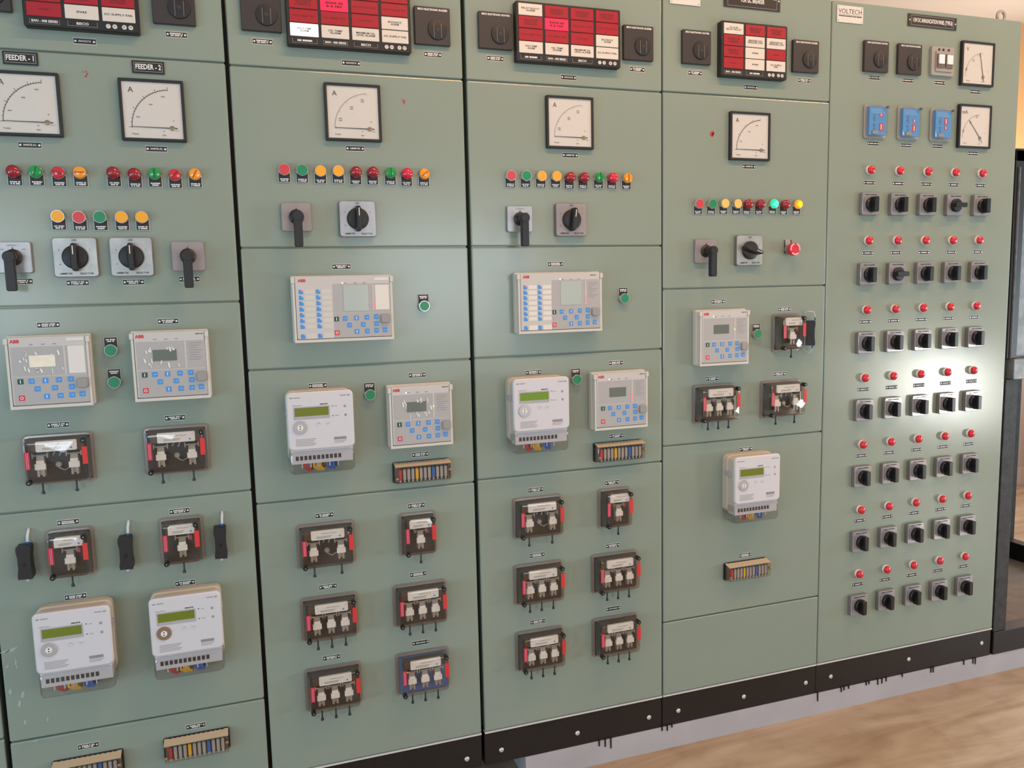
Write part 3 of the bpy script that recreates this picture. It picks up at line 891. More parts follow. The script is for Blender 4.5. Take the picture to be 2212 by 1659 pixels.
def pistol(x_, z_, pm, label, seed):
    t = thing('control_switch', (x_, 0, z_), label, 'switch', 'pistol-grip control switches')
    part('plate', 'tnp', lambda m: m.rr(-0.0375, 0.0375, -0.036, 0.036, [(0.0011, 0), (-0.009, 0), (-0.0105, 0.0012)], r=0.005, seg=2), pm, t)
    part('lettering', ('tnl', seed), lambda m: (bars(m, 0.022, 0.003, seed=seed), [m.quad(a - 0.004, a + 0.004, -0.0105, -0.0085, 0) for a in (-0.022, 0.022)], m.quad(-0.0015, 0.0015, -0.0145, -0.0125, 0)), 'grey_print', t, (0, -0.0108, 0.028))
    part('hub', 'tnh', lambda m: m.lathe([(0.019, -0.009), (0.019, -0.013), (0.0135, -0.017), (0.0125, -0.040), (0.011, -0.043)], n=24), 'black_plastic', t)
    part('pointer', 'tnt', lambda m: m.prism([(-0.0015, 0.018), (0.0015, 0.018), (0, 0.0235)], -0.013, -0.0105), 'black_gloss', t)
    part('handle', 'tng', lambda m: (m.lathe([(0.0125, -0.038), (0.0135, -0.041), (0.0135, -0.054), (0.012, -0.057)], n=20), m.rr(-0.0105, 0.0105, -0.078, 0.002, [(-0.039, 0.0005), (-0.042, 0), (-0.053, 0.0), (-0.056, 0.0015)], r=0.004, seg=2)), 'black_plastic', t)


pistol(0.1085, 1.593, 'alu_plate', 'pistol-grip control switch with bright aluminium plate on the feeder cabinet', 1)
pistol(0.486, 1.5925, 'mauve_plate', 'pistol-grip control switch with dull mauve plate on the feeder cabinet', 2)
pistol(0.751, 1.6895, 'mauve_plate', 'pistol-grip control switch with mauve plate beside the feeder cabinet', 3)
pistol(1.3585, 1.688, 'alu_plate', 'pistol-grip control switch above the relay with white key labels', 4)
pistol(1.959, 1.595, 'mauve_plate', 'pistol-grip control switch on the cabinet with emergency stop', 5)

# ------------------------------------------------------------------ large rotary selector switches


def selector(x_, z_, pm, label, turn=0.0):
    t = thing('rotary_switch', (x_, 0, z_), label, 'switch', 'large rotary selector switches')
    part('base', 'slb', lambda m: m.rr(-0.0475, 0.0475, -0.0465, 0.0465, [(0, 0), (-0.011, 0)], r=0.006, seg=2), 'plate_side', t)
    part('plate', 'slp', lambda m: m.rr(-0.0465, 0.0465, -0.0455, 0.0455, [(-0.0105, 0), (-0.0125, 0), (-0.0132, 0.0008)], r=0.006, seg=2), pm, t)
    text('lettering', 'OFF', 0.0042, 'black_print', t, (0, -0.0136, 0.0395), bold=0.03)
    text('lettering', 'AMMETER', 0.0042, 'black_print', t, (-0.022, -0.0136, -0.0385), width=0.027, bold=0.03)
    text('lettering', 'SELECTOR', 0.0042, 'black_print', t, (0.022, -0.0136, -0.0385), width=0.029, bold=0.03)
    for s, a, b_ in (('R', -0.033, 0.017), ('Y', 0.033, 0.017), ('B', -0.033, -0.017), ('1', 0.033, -0.017)):
        text('position_mark', s, 0.0036, 'black_print', t, (a, -0.0136, b_))
    k = part('knob', 'slk', lambda m: m.lathe([(0.028, -0.013), (0.028, -0.019), (0.0255, -0.022), (0.020, -0.0235), (0, -0.024)], n=32), 'black_plastic', t, (0, 0, 0), (0, turn, 0))
    def blade(m):
        loops = []
        for y, wx, hz in ((-0.018, 0.0095, 0.033), (-0.030, 0.0085, 0.033), (-0.041, 0.0065, 0.0315), (-0.043, 0.0045, 0.030)):
            l = []
            for q in range(24):
                a = 2 * PI * q / 24
                cc, ss = math.cos(a), math.sin(a)
                l.append((wx * math.copysign(abs(cc) ** 0.6, cc), y, hz * math.copysign(abs(ss) ** 0.75, ss)))
            loops.append(l)
        m.loft(loops)
    bl = part('grip', 'slg', blade, 'black_plastic', k)
    part('indicator_line', 'sli', lambda m: m.box(-0.0009, 0.0009, -0.0437, -0.0425, 0.006, 0.026), 'white_print', bl)


selector(0.2375, 1.592, 'alu_bright', 'rotary ammeter selector under the red push button on feeder cabinet')
selector(0.359, 1.592, 'alu_bright', 'rotary ammeter selector next to the dull mauve switch on feeder cabinet')
selector(0.9065, 1.6855, 'alu_plate', 'rotary ammeter selector above the wide relay with white card')
selector(1.5135, 1.6865, 'mauve_plate', 'rotary ammeter selector above the wide relay with white key labels', 0.12)
selector(2.1135, 1.596, 'alu_bright', 'rotary selector turned sideways on cabinet with emergency stop', 1.85)

# ------------------------------------------------------------------ annunciation cabinet: lamp and switch grid
ORD = ['first', 'second', 'third', 'fourth', 'fifth', 'sixth', 'seventh']
GX, GDX, GZ, GDZ = 2.5802, 0.1195, 1.8127, 0.2277
for r in range(7):
    for c in range(5):
        x_, z_ = GX + c * GDX, GZ - r * GDZ
        cc = CAB[5].location
        p = part('nameplate', 'np', lambda m: None, 'plate_grey', CAB[5], local(5, x_, z_))
        part('plate_face', 'npf', lambda m: None, 'black_plastic', p)
        for sx in (-1, 1):
            part('rivet', 'npr', lambda m: None, 'bolt_zinc', p, (sx * 0.0195, -0.0007, 0))
        sd = (r + 2 * c) % 4
        part('lettering', ('npl1', sd), lambda m: bars(m, 0.024, 0.0046, rows=1, seed=sd), 'white_print', p, (0, -0.0010, 0))
        row = '%s from the steel frame, %s row below blue timers' % (ORD[4 - c], ORD[r])
        t = thing('pilot_lamp', (x_ - 0.003, 0, z_ + 0.040), 'red pilot lamp, ' + row, 'indicator lamp', 'red pilot lamps in a grid')
        part('collar', 'plc', lambda m: m.lathe([(0.0148, 0), (0.0148, -0.006), (0.0138, -0.008)], n=22), 'flag_white', t)
        part('lens', 'pll', lambda m: m.lathe([(0.0138, -0.005), (0.0138, -0.012)] + [(0.0138 * math.cos(a), -0.012 - 0.008 * math.sin(a)) for a in (.35, .7, 1.05, 1.3, 1.5)], n=22), 'red_pilot', t)
        turned = (r, c) in ((0, 3), (1, 1))
        t = thing('selector_switch', (x_ - 0.004, 0, z_ - 0.069), ('sideways-turned small selector switch, ' if turned else 'small selector switch, ') + row, 'switch', 'small selector switches in a grid')
        part('base', 'ssb', lambda m: m.rr(-0.0365, 0.0365, -0.036, 0.036, [(0, 0), (-0.0125, 0)], r=0.005, seg=2), 'plate_side', t)
        part('plate', 'ssp', lambda m: m.rr(-0.0355, 0.0355, -0.035, 0.035, [(-0.012, 0), (-0.0138, 0), (-0.0144, 0.0007)], r=0.005, seg=2), 'steel_plate', t)
        part('lettering', 'sst', lambda m: (bars(m, 0.046, 0.0042, seed=5), [m.quad(-0.030, -0.0285, -0.012 - 0.005 * q, -0.0095 - 0.005 * q, 0) for q in range(9)]), 'black_print', t, (0, -0.0148, 0.029))
        k = part('knob', 'ssk', lambda m: m.lathe([(0.0225, -0.0142), (0.0225, -0.022), (0.0195, -0.025), (0, -0.0255)], n=24), 'black_gloss', t, (0, 0, -0.002), (0, PI / 2 if turned else 0, 0))
        part('grip', 'ssg', lambda m: m.rr(-0.0085, 0.0085, -0.026, 0.024, [(-0.020, 0.0), (-0.041, 0.0008), (-0.0425, 0.002)], r=0.003, seg=2), 'black_gloss', k)

# ------------------------------------------------------------------ protection relays


def arrow(m, kind):
    if kind == 'up':
        m.quad(-0.0008, 0.0008, -0.004, 0.002, 0)
        m.prism([(-0.002, 0.001), (0.002, 0.001), (0, 0.004)], -0.0001, 0)
    elif kind == 'I':
        m.quad(-0.0009, 0.0009, -0.004, 0.004, 0)
    elif kind == 'O':
        arc(m, 0, 0, 0.003, 0, 2 * PI, 0.0007, n=14)
    else:
        m.quad(-0.0035, 0.0015, -0.0006, 0.0006, 0)
        m.prism([(0.001, -0.0022), (0.001, 0.0022), (0.004, 0)], -0.0001, 0)


def relay(x_, z_, wide, label, lcd, film=None, card=False, leds=None, white_labels=False):
    """x_,z_ = centre of the front face (40 mm proud of the door)"""
    w, h = (0.260, 0.171) if wide else (0.177, 0.171)
    D = -0.040
    t = thing('protection_relay', (x_, 0, z_), label, 'relay', 'grey protection relays')
    part('case', ('rlc', wide), lambda m: (m.rr(-w / 2, w / 2, -h / 2, h / 2, [(0, 0), (-0.018, 0), (-0.0195, 0.001)], r=0.003, seg=1), m.rr(-w / 2 + 0.002, w / 2 - 0.002, -h / 2 + 0.002, h / 2 - 0.004, [(-0.019, 0), (D + 0.004, 0)], r=0.002, seg=1)), 'relay_case', t)
    part('cover_frame', ('rlf', wide), lambda m: m.frame(-w / 2 + 0.002, w / 2 - 0.002, -h / 2, h / 2 - 0.018, D, D + 0.0065, 0.0055, 0.0, 0.0075), 'relay_case', t)
    part('front_panel', ('rlp', wide), lambda m: m.rr(-w / 2 + 0.0088, w / 2 - 0.0088, -h / 2 + 0.009, h / 2 - 0.003, [(D + 0.004, 0), (D + 0.0005, 0), (D - 0.0003, 0.0006)], r=0.002, seg=1), 'relay_face', t)
    part('gap', ('rlg', wide), lambda m: m.box(-w / 2 + 0.0074, w / 2 - 0.0074, D + 0.0032, D + 0.0042, -h / 2 + 0.0074, h / 2 - 0.018), 'black_print', t)
    for sx in (-1, 1):
        part('hinge_ear', ('rle',), lambda m: m.rr(-0.0045, 0.0045, -0.0075, 0.0075, [(0.012, 0), (-0.001, 0), (-0.002, 0.001)], r=0.0015, seg=1), 'relay_case', t, (sx * (w / 2 - 0.0035), D, h / 2 - 0.012))
    def U(u, v):
        return -w / 2 + u * w, h / 2 - v * h
    y1, y2 = D - 0.0006, D - 0.0012
    if wide:
        rects = [(0.395, 0.97, 0.13, 0.57), (0.395, 0.97, 0.575, 0.945), (0.045, 0.39, 0.135, 0.945)]
    else:
        rects = [(0.07, 0.955, 0.15, 0.55), (0.07, 0.955, 0.56, 0.945)]
    for k, (a, b_, c, d) in enumerate(rects):
        part('keypad_sheet', ('rls', wide, k), lambda m: m.box(U(a, 0)[0], U(b_, 0)[0], y1, y1 + 0.0005, U(0, d)[1], U(0, c)[1]), 'relay_grey' if k < 2 else 'relay_face', t)
    text('logo', 'ABB', 0.0075, 'red_print', t, (*[U(0.10 if wide else 0.125, 0)[0], y1, U(0, 0.075)[1]],), bold=0.06)
    # keys
    if wide:
        keys = [(0.42, 0.66, 'key_green', 'I'), (0.42, 0.868, 'key_red', 'O'), (0.505, 0.655, 'key_blue', '-'), (0.617, 0.652, 'key_blue', 'up'), (0.722, 0.648, 'key_blue', '-'), (0.817, 0.642, 'key_blue', '-'),
                (0.545, 0.758, 'key_blue', '-'), (0.683, 0.755, 'key_blue', '-'), (0.817, 0.75, 'key_blue', '-'), (0.617, 0.86, 'key_blue', 'up'), (0.72, 0.858, 'key_blue', '-'), (0.815, 0.853, 'key_blue', '-'), (0.90, 0.85, 'key_blue', '-')]
        kw, kh = 0.0118, 0.0122
    else:
        keys = [(0.155, 0.62, 'key_green', 'I'), (0.155, 0.845, 'key_red', 'O'), (0.283, 0.62, 'key_blue', '-'), (0.445, 0.62, 'key_blue', 'up'), (0.605, 0.618, 'key_blue', '-'), (0.745, 0.615, 'key_blue', '-'),
                (0.345, 0.728, 'key_blue', '-'), (0.55, 0.725, 'key_blue', '-'), (0.75, 0.722, 'key_blue', '-'), (0.447, 0.84, 'key_blue', 'up'), (0.607, 0.838, 'key_blue', '-'), (0.747, 0.835, 'key_blue', '-'), (0.87, 0.83, 'key_blue', '-')]
        kw, kh = 0.0122, 0.0122
    for u, v, mt, ic in keys:
        a, b_ = U(u, v)
        kk = part('key', ('rlk', kw), lambda m: m.rr(-kw / 2, kw / 2, -kh / 2, kh / 2, [(0.0004, 0), (-0.0006, 0)], r=0.0008, seg=1), mt, t, (a, y1, b_))
        part('icon', ('rli', ic), lambda m: arrow(m, ic), 'white_print' if mt != 'key_blue' or ic == 'up' else 'key_blue_print', kk, (0, -0.0008, 0))
    if wide:
        for cc_ in (0.087, 0.252):
            for k in range(8):
                v = 0.24 + k * 0.0865 if k < 7 else 0.905
                a, b_ = U(cc_, v)
                kk = part('key', ('rlkf', k < 7), lambda m: (m.prism([(-0.0055, -0.0055), (0.0055, -0.0055), (0.0055, 0.001), (0.001, 0.001), (0.001, 0.0055), (-0.0055, 0.0055)], -0.0006, 0.0004) if k < 7 else m.box(-0.0055, 0.0055, -0.0006, 0.0004, -0.0055, 0.0055)), 'key_blue', t, (a, y1, b_))
                lit = leds and k == 0 and cc_ < 0.1
                part('led', ('rlled',), lambda m: m.box(-0.0014, 0.0014, -0.0006, 0.0002, -0.0014, 0.0014), 'led_red' if lit else 'key_blue_print', kk, (0.0035, -0.0002, 0.0035))
                a2, b2 = U(cc_ + 0.085, v)
                part('key_label', ('rlkl', k < 7), lambda m: m.box(-0.0125, 0.0125, -0.0004, 0.0003, -0.0052 if k < 7 else -0.007, 0.0052 if k < 7 else 0.007), 'paper' if white_labels else 'relay_case', t, (a2, y1, b2))
    # display
    if wide:
        a, b_ = U(0.497, 0.155), U(0.745, 0.545)
    else:
        a, b_ = U(0.275, 0.27), U(0.58, 0.43)
    dcx, dcz = (a[0] + b_[0]) / 2, (a[1] + b_[1]) / 2
    dw, dh = b_[0] - a[0], a[1] - b_[1]
    part('display', ('rld', wide), lambda m: m.box(-dw / 2, dw / 2, -0.0008, 0.0004, -dh / 2, dh / 2), lcd, t, (dcx, y1, dcz))
    lu = (0.505, 0.605, 0.695) if wide else (0.29, 0.43, 0.565)
    part('led_captions', ('rlt', wide), lambda m: [m.quad(U(u, 0)[0], U(u, 0)[0] + 0.008, -0.001, 0.001, 0) for u in lu], 'grey_print', t, (0, y1 - 0.0003, U(0, 0.12)[1]))
    su = 0.795 if wide else 0.695
    part('led_strip', ('rlst', wide), lambda m: m.box(-0.002, 0.002, -0.0005, 0.0003, -0.034, 0.034), 'relay_face', t, (U(su, 0)[0], y1, U(0, 0.345)[1]))
    if leds:
        n, v0 = (3, 0.41) if leds == 'red' else (1, 0.36)
        for k in range(n):
            part('led', ('rlled2',), lambda m: m.rr(-0.0018, 0.0018, -0.0024, 0.0024, [(0.0002, 0), (-0.0006, 0.0003)], r=0.0008, seg=1), 'led_red' if leds == 'red' else 'led_green', t, (U(su, 0)[0], y1 - 0.0004, U(0, v0 + 0.042 * k)[1]))
        part('led', ('rlled3',), lambda m: m.box(-0.0013, 0.0013, -0.0004, 0.0002, -0.0016, 0.0016), 'led_white', t, (U(lu[0], 0)[0] - 0.003, y1 - 0.0003, U(0, 0.12)[1]))
    c0, c1 = ((0.815, 0.955) if wide else (0.735, 0.935))
    if card:
        part('paper_card', ('rlpc', wide), lambda m: m.box(U(c0, 0)[0], U(c1, 0)[0], y1 - 0.0005, y1, U(0, 0.535)[1], U(0, 0.155)[1]), 'paper', t)
        part('paper_strip', ('rlps', wide), lambda m: m.box(U(c0 - 0.005, 0)[0], U(c1, 0)[0], y1 - 0.0005, y1 + 0.0004, U(0, 0.085)[1], U(0, 0.045)[1]), 'paper', t)
    else:
        part('small_print', ('rlsp', wide), lambda m: [m.quad(U(c0 + 0.01, 0)[0], U(c1 - 0.02 - 0.03 * (q % 3), 0)[0], U(0, 0.19 + 0.034 * q)[1] - 0.0008, U(0, 0.19 + 0.034 * q)[1] + 0.0008, y1 - 0.0003) for q in range(8)] and None, 'grey_print', t)
        part('type_print', ('rltp', wide), lambda m: bars(m, 0.017, 0.003, seed=3), 'black_print', t, (U(0.885, 0)[0], y1, U(0, 0.06)[1]))
    if film:
        rnd = random.Random(film)
        def bits(m):
            for q in range(15):
                side = q % 3
                if side == 0:
                    a_, b__ = dcx + (rnd.random() - 0.5) * dw * 1.2, dcz - dh / 2 - 0.003 - rnd.random() * 0.010
                elif side == 1:
                    a_, b__ = dcx + (0.5 + 0.35 * rnd.random()) * dw * rnd.choice((-1, 1)), dcz + (rnd.random() - 0.6) * dh * 1.4
                else:
                    a_, b__ = dcx + (rnd.random() - 0.5) * dw * 1.3, dcz + dh / 2 + rnd.random() * 0.005
                s1, s2 = 0.0012 + 0.002 * rnd.random(), 0.003 + 0.005 * rnd.random()
                m.prism([(a_ - s1, b__ + s2), (a_ + s1 * 0.4, b__ + s2 * 0.7), (a_ + s1 * 1.1, b__ - s2 * 0.8), (a_ - s1 * 0.2, b__ - s2)], -0.0004, 0)
        part('protective_film', None, bits, 'film', t, (0, y1 - 0.0007, 0))
    kx, kz = U(0.905 if wide else 0.885, 0.675)
    part('port_cap', ('rlpt',), lambda m: m.rr(-0.012, 0.012, -0.012, 0.012, [(0.0003, 0), (-0.007, 0.0005), (-0.009, 0.002)], r=0.005, seg=3), 'knob_grey', t, (kx, y1, kz))


relay(0.167, 1.326, False, 'square grey relay with foil-covered display and white paper card', 'lcd_foil', film=11, card=True)
relay(0.432, 1.327, False, 'square grey relay with film scraps, under the mauve-plate switch', 'lcd_grey', film=5)
relay(1.051, 1.157, False, 'square grey relay with film under its display, above terminal block', 'lcd_grey', film=8, leds='green')
relay(1.655, 1.159, False, 'square grey relay with glowing red light beside bright green meter', 'lcd_grey', leds='red')
relay(2.008, 1.331, False, 'square grey relay with small green light beside a green push button', 'lcd_grey', leds='green')
relay(0.857, 1.454, True, 'wide grey relay with blue keys and large white paper card', 'lcd_light', card=True, leds='red')
relay(1.466, 1.453, True, 'wide grey relay with two columns of white key labels', 'lcd_light', leds='red', white_labels=True)

# ------------------------------------------------------------------ energy meters


def energy_meter(x_, ztop, label, lcd, port, hue):
    w, h, D = 0.168, 0.215, -0.070
    t = thing('energy_meter', (x_, 0, ztop - h / 2), label, 'meter', 'white energy meters')
    def Z(q):
        return h / 2 - q
    part('base', 'emb', lambda m: m.rr(-w / 2, w / 2, Z(0.187), Z(0.0), [(0, 0.0), (-0.026, 0.0), (-0.028, 0.0015)], r=0.018, seg=4), 'meter_beige', t)
    part('housing', 'emh', lambda m: m.rr(-w / 2 + 0.003, w / 2 - 0.003, Z(0.185), Z(0.003), [(-0.027, 0.0), (D + 0.012, 0.001)], r=0.016, seg=4), 'meter_beige', t)
    f = part('front_cover', 'emf', lambda m: m.rr(-w / 2, w / 2, Z(0.150), Z(0.0), [(D + 0.014, 0.001), (D + 0.012, 0.0), (D + 0.003, 0.0), (D, 0.003)], r=0.012, seg=4), 'meter_white', t)
    part('terminal_body', 'emt', lambda m: m.box(-w / 2 + 0.006, w / 2 - 0.006, D + 0.008, -0.028, Z(0.187), Z(0.149)), 'meter_white', t)
    for sx in (-1, 1):
        part('side_latch', 'eml', lambda m: m.rr(-0.005, 0.005, -0.0085, 0.0085, [(-0.012, 0), (-0.043, 0), (-0.044, 0.001)], r=0.002, seg=1), 'meter_frame', t, (sx * (w / 2 - 0.003), 0, Z(0.0565)))
    part('display_frame', 'emd', lambda m: m.frame(-w / 2 + 0.016, -w / 2 + 0.107, Z(0.070), Z(0.037), D - 0.0006, D + 0.001, 0.003, 0.003, 0.008), 'meter_frame', f)
    part('display', ('emc',), lambda m: m.box(-w / 2 + 0.019, -w / 2 + 0.104, D - 0.0002, D + 0.001, Z(0.062), Z(0.040)), lcd, f)
    p = part('optical_port', ('emo',), lambda m: m.lathe([(0.0175, 0.001), (0.0175, -0.0015), (0.0165, -0.003), (0.0, -0.003)], n=26), port, f, (-w / 2 + 0.031, D, Z(0.0905)))
    part('port_centre', 'emoc', lambda m: m.lathe([(0.0075, 0), (0.0075, -0.0006)], n=18), 'flag_white', p, (0, -0.003, 0))
    for sz in (-1, 1):
        part('port_eye', 'emoe', lambda m: m.lathe([(0.0017, 0), (0.0017, -0.0004)], n=10), 'black_print', p, (0, -0.0036, sz * 0.0031))
    for q, sg in ((0.078, 1), (0.101, -1)):
        part('push_key', ('emk', sg), lambda m: (m.lathe([(0.007, 0), (0.0066, -0.0008)], n=18)), 'meter_white', f, (-w / 2 + q, D, Z(0.083)))
        part('chevron', ('emv', sg), lambda m: (m.prism([(-0.0045, -0.002 * sg), (0, 0.0018 * sg), (0, 0.003 * sg), (-0.0045, -0.0008 * sg)], -0.0003, 0), m.prism([(0.0045, -0.002 * sg), (0, 0.0018 * sg), (0, 0.003 * sg), (0.0045, -0.0008 * sg)], -0.0003, 0)), 'grey_print', f, (-w / 2 + q, D - 0.0008, Z(0.083)))
    text('logo', 'secure', 0.0042, 'black_print', f, (-w / 2 + 0.092, D - 0.0003, Z(0.0325)), width=0.020, bold=0.05, shear=0.2)
    part('small_print', ('emp',), lambda m: (m.quad(-w / 2 + 0.014, -w / 2 + 0.038, Z(0.034), Z(0.0325), 0), [m.quad(-w / 2 + 0.018, -w / 2 + 0.070 - 0.004 * (q % 3), Z(0.1225 + 0.004 * q), Z(0.121 + 0.004 * q), 0) for q in range(5)],
                                             [m.quad(-w / 2 + 0.115, -w / 2 + 0.147 - 0.006 * q, Z(0.1325 + 0.004 * q), Z(0.131 + 0.004 * q), 0) for q in range(2)], m.quad(-w / 2 + 0.120, -w / 2 + 0.127, Z(0.041), Z(0.0395), 0), m.quad(-w / 2 + 0.120, -w / 2 + 0.129, Z(0.066), Z(0.0645), 0),
                                             [m.quad(-w / 2 + 0.143 + a, -w / 2 + 0.149 + a, Z(b_ + 0.006), Z(b_), 0) for a, b_ in ((0, 0.039), (0.001, 0.062))]) and None, 'grey_print', f, (0, D - 0.0003, 0))
    part('barcode', ('emr',), lambda m: [m.quad(-0.016 + q * 0.00145, -0.016 + q * 0.00145 + (0.0005, 0.0009, 0.0004)[q % 3], -0.004, 0.0035, 0) for q in range(22)] and None, 'black_print', f, (-w / 2 + 0.131, D - 0.0003, Z(0.1245)))
    part('corner_mark', ('emw',), lambda m: (m.prism([(-0.077, 0.0), (-0.072, 0.0022), (-0.067, 0), (-0.072, -0.0022)], -0.0002, 0), m.quad(-0.066, -0.050, -0.0012, 0.0012, 0), m.prism([(0.067, 0.0), (0.072, 0.0022), (0.077, 0), (0.072, -0.0022)], -0.0002, 0), m.quad(0.050, 0.066, -0.0012, 0.0012, 0)) and None, 'grey_print', f, (0, D - 0.0003, Z(0.0135)))
    for q in (0.0395, 0.065):
        part('pulse_led', 'eme', lambda m: m.lathe([(0.0014, 0), (0.0014, -0.0005)], n=8), 'black_print', f, (-w / 2 + 0.1145, D, Z(q)))
    for k in range(11):
        part('terminal', 'emtt', lambda m: m.box(-0.0036, 0.0036, -0.0012, 0.003, -0.0055, 0.0055), 'black_print', t, (-w / 2 + 0.020 + 0.0108 * k, D + 0.0085, Z(0.172)))
    wires = [('wire_red', -0.045, -0.025), ('wire_red', -0.040, -0.018), ('wire_yellow', -0.022, 0.000), ('wire_yellow', -0.014, 0.006), ('wire_yellow', -0.006, 0.010), ('wire_blue', 0.012, 0.030), ('wire_blue', 0.020, 0.038), ('wire_blue', 0.028, 0.034)]
    for k, (wm, a, b_) in enumerate(wires):
        part('wire', ('emwi', k), lambda m: m.tube([(a, D + 0.018, Z(0.187)), (a, D + 0.017, Z(0.198)), ((a + b_) / 2, D + 0.024, Z(0.2085)), (b_, D + 0.04, Z(0.204)), (b_, -0.012, Z(0.198))], 0.0034, 7), wm, t)
    for k, a in enumerate((-0.052, -0.030, -0.010, 0.018, 0.040)):
        part('ferrule', ('emfe',), lambda m: m.tube([(0, 0, 0), (0, 0, -0.012)], 0.0016, 6), 'ferrule', t, (a, D + 0.014, Z(0.187)))
    part('terminal_cover', 'emcv', lambda m: m.rr(-w / 2 + 0.001, w / 2 - 0.001, Z(0.215), Z(0.152), [(-0.002, 0.0), (D + 0.014, 0.0), (D + 0.004, 0.003), (D + 0.002, 0.006)], r=0.012, seg=3, cap0=False), 'meter_cover', t)


energy_meter(0.172, 0.753, 'white energy meter with grey optical port on the feeder cabinet', 'meter_lcd', 'port_grey', 0)
energy_meter(0.426, 0.752, 'white energy meter with brown optical port on the feeder cabinet', 'meter_lcd', 'port_tan', 0)
energy_meter(0.781, 1.244, 'white energy meter with red, yellow and blue wires beside film-covered relay', 'meter_lcd', 'port_grey', 0)
mat('meter_lcd_bright', (112, 146, 42), 0.15)
energy_meter(1.391, 1.244, 'white energy meter with bright green display beside a red-lit relay', 'meter_lcd_bright', 'port_grey', 0)
energy_meter(2.1135, 0.957, 'white energy meter alone on a door above one terminal block', 'meter_lcd', 'port_grey', 0)

# ------------------------------------------------------------------ clear-cased tripping relays


